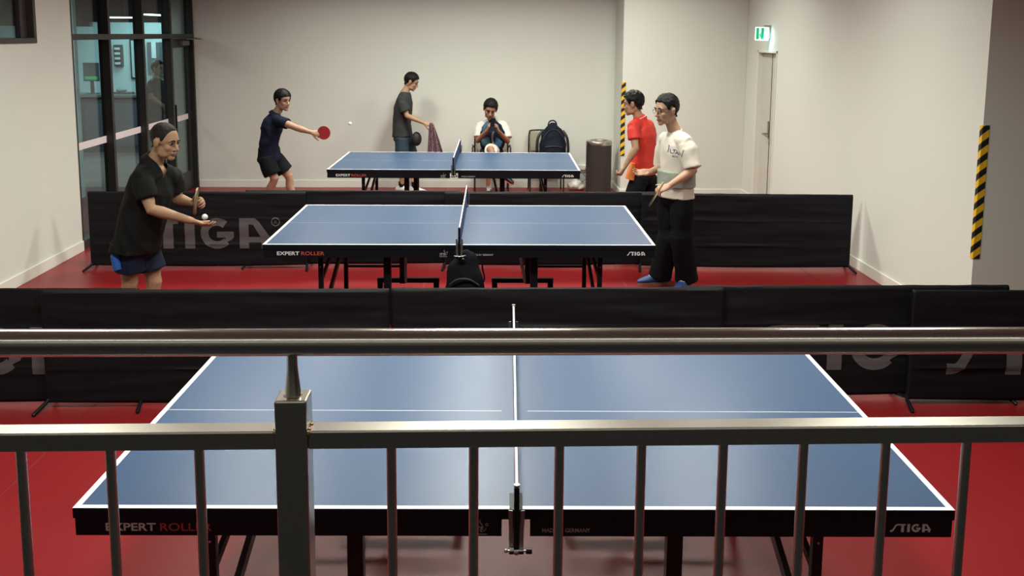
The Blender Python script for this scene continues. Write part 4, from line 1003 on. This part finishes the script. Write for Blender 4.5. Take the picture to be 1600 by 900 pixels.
h0 = at(1033, 291, Y-.36); paddle('paddle seen edge on in the left hand of the white shirt man', at(1036, 286, Y-.37), at(1021, 311, Y-.40), (.95, -.22, -.5), mat('tan_rubber', (.25, .17, .09), .6), k=.9)

# --- man in red shirt, right of the farthest table
Y = 9.75
J = J_(head=(989, 162, Y), neck=(998, 184, Y), shL=(989, 197, Y-.16), shR=(1014, 196, Y+.16), elL=(993, 232, Y-.24), wrL=(976, 261, Y-.24), elR=(1018, 228, Y+.25), wrR=(1000, 250, Y+.35),
       chest=(1006, 212, Y), waist=(1006, 242, Y), pelvis=(1005, 272, Y), hipL=(1000, 280, Y-.08), hipR=(1013, 280, Y+.09))
J['knL'] = Vector((J['hipL'].x-.12, Y-.10, .44)); J['knR'] = Vector((J['hipR'].x+.02, Y+.10, .45)); J['anL'] = Vector((J['hipL'].x-.08, Y-.10, .09)); J['anR'] = Vector((J['hipR'].x+.12, Y+.10, .09))
J['ftL'] = Vector((-1, .1, 0)); J['ftR'] = Vector((-1, .1, 0))
R = person('man in a bright red shirt seen from behind by the striped pillar', J, .98, (-.93, .30, -.12), vox=.0055, skin=('tan', (.39, .232, .138)), hk=1.04,
           hands=[dict(at='wrL', d=(-.45, -.1, -.8), n=(-.7, .5, .3), curl=(55, 70, 40), side=1, k=.98)])
face_detail(R['root'], R['M'], R['hk'])
hair(R['root'], R['M'], R['hk'], .016, .055, M_HAIR, 9, top=.004, rough=.008)
M_REDS = mat('red_shirt', (.62, .030, .018), .65, noise_amt=.06, noise_scale=12)
shirt(R, M_REDS, hem=.0, sleeve=.60, loose=.98, vox=.0075, amp=.006, seed=12, neck_drop=.0)
collar(R, M_REDS, r=.066, h=.038, open_=.5)
bm = BM(); nb = R['J']['neck']; ax = ((R['M'] @ Vector((0, -.022, -.055)))-nb).normalized(); f_ = Vector((-1, .2, 0)); f_ = (f_-ax*f_.dot(ax)).normalized(); l_ = ax.cross(f_)
tube(bm, [nb+ax*.004+(f_*cos(a)+l_*sin(a))*.083 for a in [.6+(2*pi-1.2)*i/20 for i in range(21)]], [.003]*21, n=6); obj('collar_stripe', bm, M_TAPE, R['root'], smooth=True)
bm = BM(); pp = at(985, 267, Y-.09); tube(bm, [pp+Vector((.025, 0, .085)), pp+Vector((.01, 0, .0)), pp+Vector((-.005, 0, -.085))], [(.025, .06), (.040, .075), (.050, .085)], lat=Vector((1, 0, 0)), n=20); sub(R, 'orange_side_print', bm, mat('orange_flames', (.75, .20, .04), .6, noise_amt=.5, noise_scale=22, stretch=(1, 1, .4)))
shorts(R, mat('black_trousers', (.004, .005, .007), .8, spec=.15), full=True, loose=1.0, waist=-.05, cuff=.075, name='trousers')
for s in 'LR': shoe(R['root'], R['J']['an'+s], (-1, .1), M_FRAME, M_SOLE)

# --- man in navy polo reaching with the red paddle
Y = 11.3
J = J_(head=(442, 157, Y-.02), neck=(431, 178, Y), shR=(437, 189, Y-.17), shL=(420, 190, Y+.14), elR=(464, 200, Y-.32), wrR=(487, 207, Y-.42), elL=(412, 212, Y+.28), wrL=(428, 228, Y+.32),
       chest=(425, 200, Y), waist=(420, 224, Y), pelvis=(421, 245, Y), hipR=(415, 250, Y-.09), hipL=(431, 250, Y+.09), knR=(429, 278, Y-.10), knL=(451, 275, Y+.12))
J['anR'] = Vector((J['knR'].x-.13, Y+.02, .26)); J['anL'] = Vector((J['knL'].x+.08, Y+.14, .09)); J['ftR'] = Vector((.9, -.2, 0)); J['ftL'] = Vector((1, -.1, 0))
J['anR'].z = .10; J['anR'].x -= .0
R = person('man in navy polo and black shorts stretching out a red paddle by the far table', J, .98, (.80, -.58, -.10), vox=.0055, skin=('fair', (.45, .27, .185)), hk=1.03,
           hands=[dict(at='wrR', d=(.93, -.2, -.10), n=(-.1, .8, -.4), curl=(60, 75, 40), side=-1, k=1.0)])
face_detail(R['root'], R['M'], R['hk'])
hair(R['root'], R['M'], R['hk'], .018, .048, M_HAIR, 14, top=.004, sides=-.004)
M_NP = mat('navy_polo_cotton', (.006, .009, .026), .8, spec=.2, noise_amt=.15, noise_scale=25)
shirt(R, M_NP, hem=.05, sleeve={'R': .45, 'L': .6}, loose=.97, vox=.0075, seed=22)
collar(R, M_NP, r=.066, h=.036)
shorts(R, mat('black_shorts', (.004, .006, .009), .8, spec=.2, noise_amt=.2, noise_scale=20), length={'R': .80, 'L': .70}, loose=1.05, flare=1.12)
for s in 'LR': shoe(R['root'], R['J']['an'+s], (1, -.1), M_FRAME, M_SOLE)
wr = at(487, 207, Y-.42); paddle('red paddle held out by the man in the navy polo', wr+Vector((.035, -.01, -.015)), at(506, 207.5, Y-.46), (.05, -1, .1), mat('red_rubber', (.42, .02, .025), .5), k=1.02)
bm = BM(); ell(bm, at(547, 193, 11.2), (.02, .02, .02), seg=20, rings=14); tag(obj('table_tennis_ball', bm, mat('ball_white', (.80, .80, .76), .4), smooth=True), 'white ball flying in front of the red paddle', 'ball')

# --- man in grey T-shirt standing at the back wall
Y = 13.0
J = J_(head=(643, 128, Y), neck=(634, 142, Y), shR=(627, 157, Y-.16), shL=(635, 157, Y+.16), elR=(636, 181, Y-.20), wrR=(662, 192, Y-.22), elL=(634, 183, Y+.20), wrL=(640, 206, Y+.17),
       chest=(630, 170, Y), waist=(628, 192, Y), pelvis=(629, 213, Y), hipR=(627, 221, Y-.09), hipL=(636, 221, Y+.09), knR=(630, 254, Y-.10), knL=(646, 254, Y+.10))
J['anR'] = Vector((at(630, 290, Y).x-.02, Y-.04, .10)); J['anL'] = Vector((at(648, 290, Y).x, Y-.10, .10)); J['ftR'] = Vector((.9, -.3, 0)); J['ftL'] = Vector((1, -.2, 0))
R = person('man in a dark grey T-shirt holding a striped towel by the back wall', J, .98, (.93, -.10, -.36), vox=.006, skin=('tan', (.39, .232, .138)), hk=1.0,
           hands=[dict(at='wrR', d=(.8, -.1, -.15), n=(.1, .7, -.5), curl=(45, 60, 40), side=-1)])
face_detail(R['root'], R['M'], R['hk'])
hair(R['root'], R['M'], R['hk'], .015, .055, M_HAIR, 31, top=.004)
M_GT = mat('dark_grey_jersey', (.035, .038, .040), .8, spec=.25, noise_amt=.15, noise_scale=12)
shirt(R, M_GT, hem=.0, sleeve=.72, loose=1.02, vox=.008, seed=33, sleeve_r=1.08)
shorts(R, mat('slate_blue_shorts', (.025, .046, .064), .8, spec=.25, noise_amt=.2, noise_scale=14), length=.82, loose=1.0, waist=0, flare=1.1)
bm = BM(); pt = at(651, 217, Y-.08); ell(bm, pt, (.07, .06, .10)); sub(R, 'waist_pouch', bm, mat('black_pouch', (.02, .022, .025), .6))
bm = BM()
for s in 'LR': 
    a_ = R['J']['an'+s]+R['root'].location*1; a_.z = R['J']['an'+s].z; bm = BM(); tube(bm, [a_+Vector((0, 0, -.01)), a_+Vector((0, 0, .07))], [.040, .041], n=18); sub(R, 'sock', bm, M_FRAME)
    shoe(R['root'], R['J']['an'+s], J['ft'+s], M_WSH, M_SOLE)
# towel
mt = bpy.data.materials.new('striped_towel'); mt.use_nodes = True; nt = mt.node_tree; pb_ = nt.nodes['Principled BSDF']; pb_.inputs['Roughness'].default_value = .9
tc = nt.nodes.new('ShaderNodeTexCoord'); wv_ = nt.nodes.new('ShaderNodeTexWave'); wv_.inputs['Scale'].default_value = 20; wv_.inputs['Distortion'].default_value = 9; wv_.inputs['Detail Scale'].default_value = 3; cr_ = nt.nodes.new('ShaderNodeValToRGB')
cr_.color_ramp.elements[0].color = (.02, .03, .09, 1); cr_.color_ramp.elements[1].color = (.42, .22, .17, 1); e_ = cr_.color_ramp.elements.new(.5); e_.color = (.10, .05, .09, 1)
nt.links.new(tc.outputs['Object'], wv_.inputs['Vector']); nt.links.new(wv_.outputs['Fac'], cr_.inputs[0]); nt.links.new(cr_.outputs[0], pb_.inputs['Base Color'])
tp0 = at(674, 192, Y-.25); tw = empty('towel', tp0, 0, 'thin striped towel hanging from the hand of the man in grey', 'towel')
bm = BM(); n = 40; rows = []
for j in range(21):
    t = j/20; wdt = .02+.09*t**.8; row = []
    for i in range(n+1):
        s = i/n*2-1; row.append(bm.verts.new((s*wdt+.055*t, .018*sin(s*9+t*2)*(.4+t), -.42*t)))
    rows.append(row)
for a, b in zip(rows, rows[1:]):
    for i in range(n): bm.faces.new((a[i], a[i+1], b[i+1], b[i]))
o = obj('towel_cloth', bm, mt, tw, smooth=True); s_ = o.modifiers.new('t', 'SOLIDIFY'); s_.thickness = .004

# --- seated man
Y = 12.98
J = J_(head=(766, 171, Y-.18), neck=(768, 187, Y-.02), shR=(751, 196, Y-.02), shL=(787, 196, Y-.02), elR=(747, 220, Y-.12), wrR=(761, 204, Y-.36), elL=(793, 221, Y-.12), wrL=(779, 205, Y-.36),
       chest=(769, 205, Y+.0), waist=(769, 222, Y+.06))
J['pelvis'] = Vector((.155, 13.12, .57)); J['hipR'] = Vector((.065, 13.06, .55)); J['hipL'] = Vector((.245, 13.06, .55))
J['knR'] = Vector((.09, 12.68, .55)); J['anR'] = Vector((.12, 12.80, .09)); J['knL'] = Vector((.13, 12.62, .665)); J['anL'] = Vector((.33, 12.52, .36))
J['ftR'] = Vector((-.1, -1, 0)); J['ftL'] = Vector((.5, -.8, 0))
R = person('seated man in a white shirt bent over a phone on the left chair', J, .98, (.03, -.92, -.36), head_roll=radians(-9), vox=.006, skin=('brown', (.34, .18, .115)), hk=1.12,
           hands=[dict(at='wrR', d=(.25, -.35, .8), n=(.9, .2, -.1), curl=(45, 60, 40), side=1, k=.95), dict(at='wrL', d=(-.25, -.35, .8), n=(-.9, .2, -.1), curl=(45, 60, 40), side=-1, k=.95)])
face_detail(R['root'], R['M'], R['hk'])
hair(R['root'], R['M'], R['hk'], .016, .055, M_HAIR, 41, top=.006)
M_WS = mat('white_shirt_cotton', (.74, .71, .66), .85, noise_amt=.04, noise_scale=10)
shirt(R, M_WS, hem=.0, sleeve=.80, loose=1.02, vox=.008, seed=43, sleeve_r=1.15)
collar(R, M_WS, r=.066, h=.036, open_=.9)
shorts(R, mat('black_shorts', (.004, .006, .009), .8, spec=.2), length={'R': .85, 'L': .70}, loose=1.0, waist=0, flare=1.05)
bm = BM(); kl = J['knL']; hl = J['hipL']; tube(bm, [lerp(hl, kl, .66), lerp(hl, kl, .80), lerp(hl, kl, .90)], [.098, .094, .088], n=24); sub(R, 'white_hem', bm, M_WS)
al = J['anR']; bm = BM(); tube(bm, [al+Vector((0, 0, -.02)), al+Vector((0, -.01, .14))], [.040, .044], n=18); sub(R, 'sock', bm, mat('grey_sock', (.32, .34, .34), .8))
shoe(R['root'], R['J']['anR'], (-.1, -1), M_FRAME, M_FRAME); 
al = J['anL']; d_ = Vector((.55, -.6, -.35)).normalized(); bm = BM()
tube(bm, [al-d_*.03+Vector((0, 0, -.03)), al+d_*.06+Vector((0, 0, -.05)), al+d_*.16+Vector((0, 0, -.055))], [(.042, .045), (.045, .038), (.03, .02)], lat=Vector((0, 0, 1)).cross(d_), n=18, caps='round'); so_ = sub(R, 'shoe', bm, M_FRAME)
bm = BM(); tube(bm, [al-d_*.03+Vector((0, 0, -.072)), al+d_*.06+Vector((0, 0, -.083)), al+d_*.17+Vector((0, 0, -.075))], [(.042, .009), (.046, .009), (.032, .008)], lat=Vector((0, 0, 1)).cross(d_), n=18, caps='round'); sub(R, 'shoe_sole', bm, mat('red_sole', (.45, .03, .03), .5))
ph = at(770, 192, Y-.46); pe = empty('phone', ph, 0, 'small black phone held up by the seated man', 'phone')
bm = BM(); bar(bm, Vector((-.01, 0, -.05)), Vector((.01, .02, .06)), .075, .012); obj('phone_body', bm, M_FRAME, pe, bevel=.003)
# backpack on his lap
lap = Vector((.165, 12.80, .66)); be = empty('backpack', lap, 0, 'black and teal backpack on the lap of the seated man', 'backpack')
M_TEAL = mat('teal_pack_cloth', (.022, .075, .11), .7, noise_amt=.3, noise_scale=12)
bm = BM(); tube(bm, [(0, .0, .0), (0, 0, .08), (0, .02, .22), (0, .04, .32), (0, .05, .37)], [(.155, .08), (.175, .085), (.165, .08), (.12, .06), (.06, .04)], lat=Vector((1, 0, 0)), n=26, caps='round'); fuse('pack_body', bm, .009, M_NAVY, be, 3, lambda me: crumple(me, .006, 12))
bm = BM(); tube(bm, [(-.085, -.075, .05), (-.09, -.08, .10), (-.075, -.075, .15)], [(.06, .02), (.07, .025), (.04, .02)], lat=Vector((1, 0, 0)), n=18, caps='round'); obj('blue_pocket', bm, M_TEAL, be, smooth=True)
bm = BM(); tube(bm, [(.075, -.075, .04), (.08, -.08, .09), (.06, -.075, .14)], [(.045, .02), (.055, .025), (.03, .02)], lat=Vector((1, 0, 0)), n=18, caps='round'); obj('blue_pocket', bm, mat('blue_pack_patch', (.03, .12, .24), .6), be, smooth=True)
bm = BM(); tube(bm, [(-.12, -.03, .20), (-.11, -.02, .28), (-.06, .0, .35)], [(.035, .05), (.04, .045), (.03, .03)], lat=Vector((1, 0, 0)), n=18, caps='round'); obj('teal_side', bm, M_TEAL, be, smooth=True)
bm = BM(); tube(bm, catmull([(.0, -.095, .02), (.01, -.105, .08), (-.005, -.10, .15), (.01, -.085, .24)], 4), [(.014, .004)]*13, n=8); obj('pack_strap', bm, mat('grey_strap', (.16, .16, .15), .7), be, smooth=True)

# --- person behind the glazing
Y = 14.6
J = J_(head=(247, 107, Y), neck=(243, 122, Y), shR=(236, 131, Y-.14), shL=(252, 131, Y+.14), elR=(236, 152, Y-.18), wrR=(256, 166, Y-.22), elL=(262, 150, Y+.14), wrL=(270, 165, Y-.05), chest=(244, 141, Y), waist=(243, 158, Y), pelvis=(242, 176, Y))
pz = J['pelvis']
for s, q in (('R', -.09), ('L', .09)):
    J['hip'+s] = pz+Vector((.0, q, -.06)); J['kn'+s] = Vector((pz.x+.02, pz.y+q, .48)); J['an'+s] = Vector((pz.x, pz.y+q, .10)); J['ft'+s] = Vector((1, -.2, 0))
R = person('person in a dark T-shirt standing in the office behind the glazing', J, 1.0, (.92, -.35, -.05), vox=.007, skin=('tan', (.39, .232, .138)), hk=1.0,
           hands=[dict(at='wrR', d=(.8, -.1, -.4), n=(0, .5, -.8), curl=(25, 30, 20), side=-1)])
face_detail(R['root'], R['M'], R['hk']); hair(R['root'], R['M'], R['hk'], .014, .06, M_HAIR, 51)
shirt(R, mat('charcoal_tee', (.012, .013, .016), .8, spec=.2), hem=.03, sleeve=.7, vox=.009, seed=55)
shorts(R, mat('black_trousers', (.004, .005, .007), .8, spec=.15), full=True, name='trousers', vox=.009)
for s in 'LR': shoe(R['root'], R['J']['an'+s], (1, -.2), M_FRAME, M_SOLE)
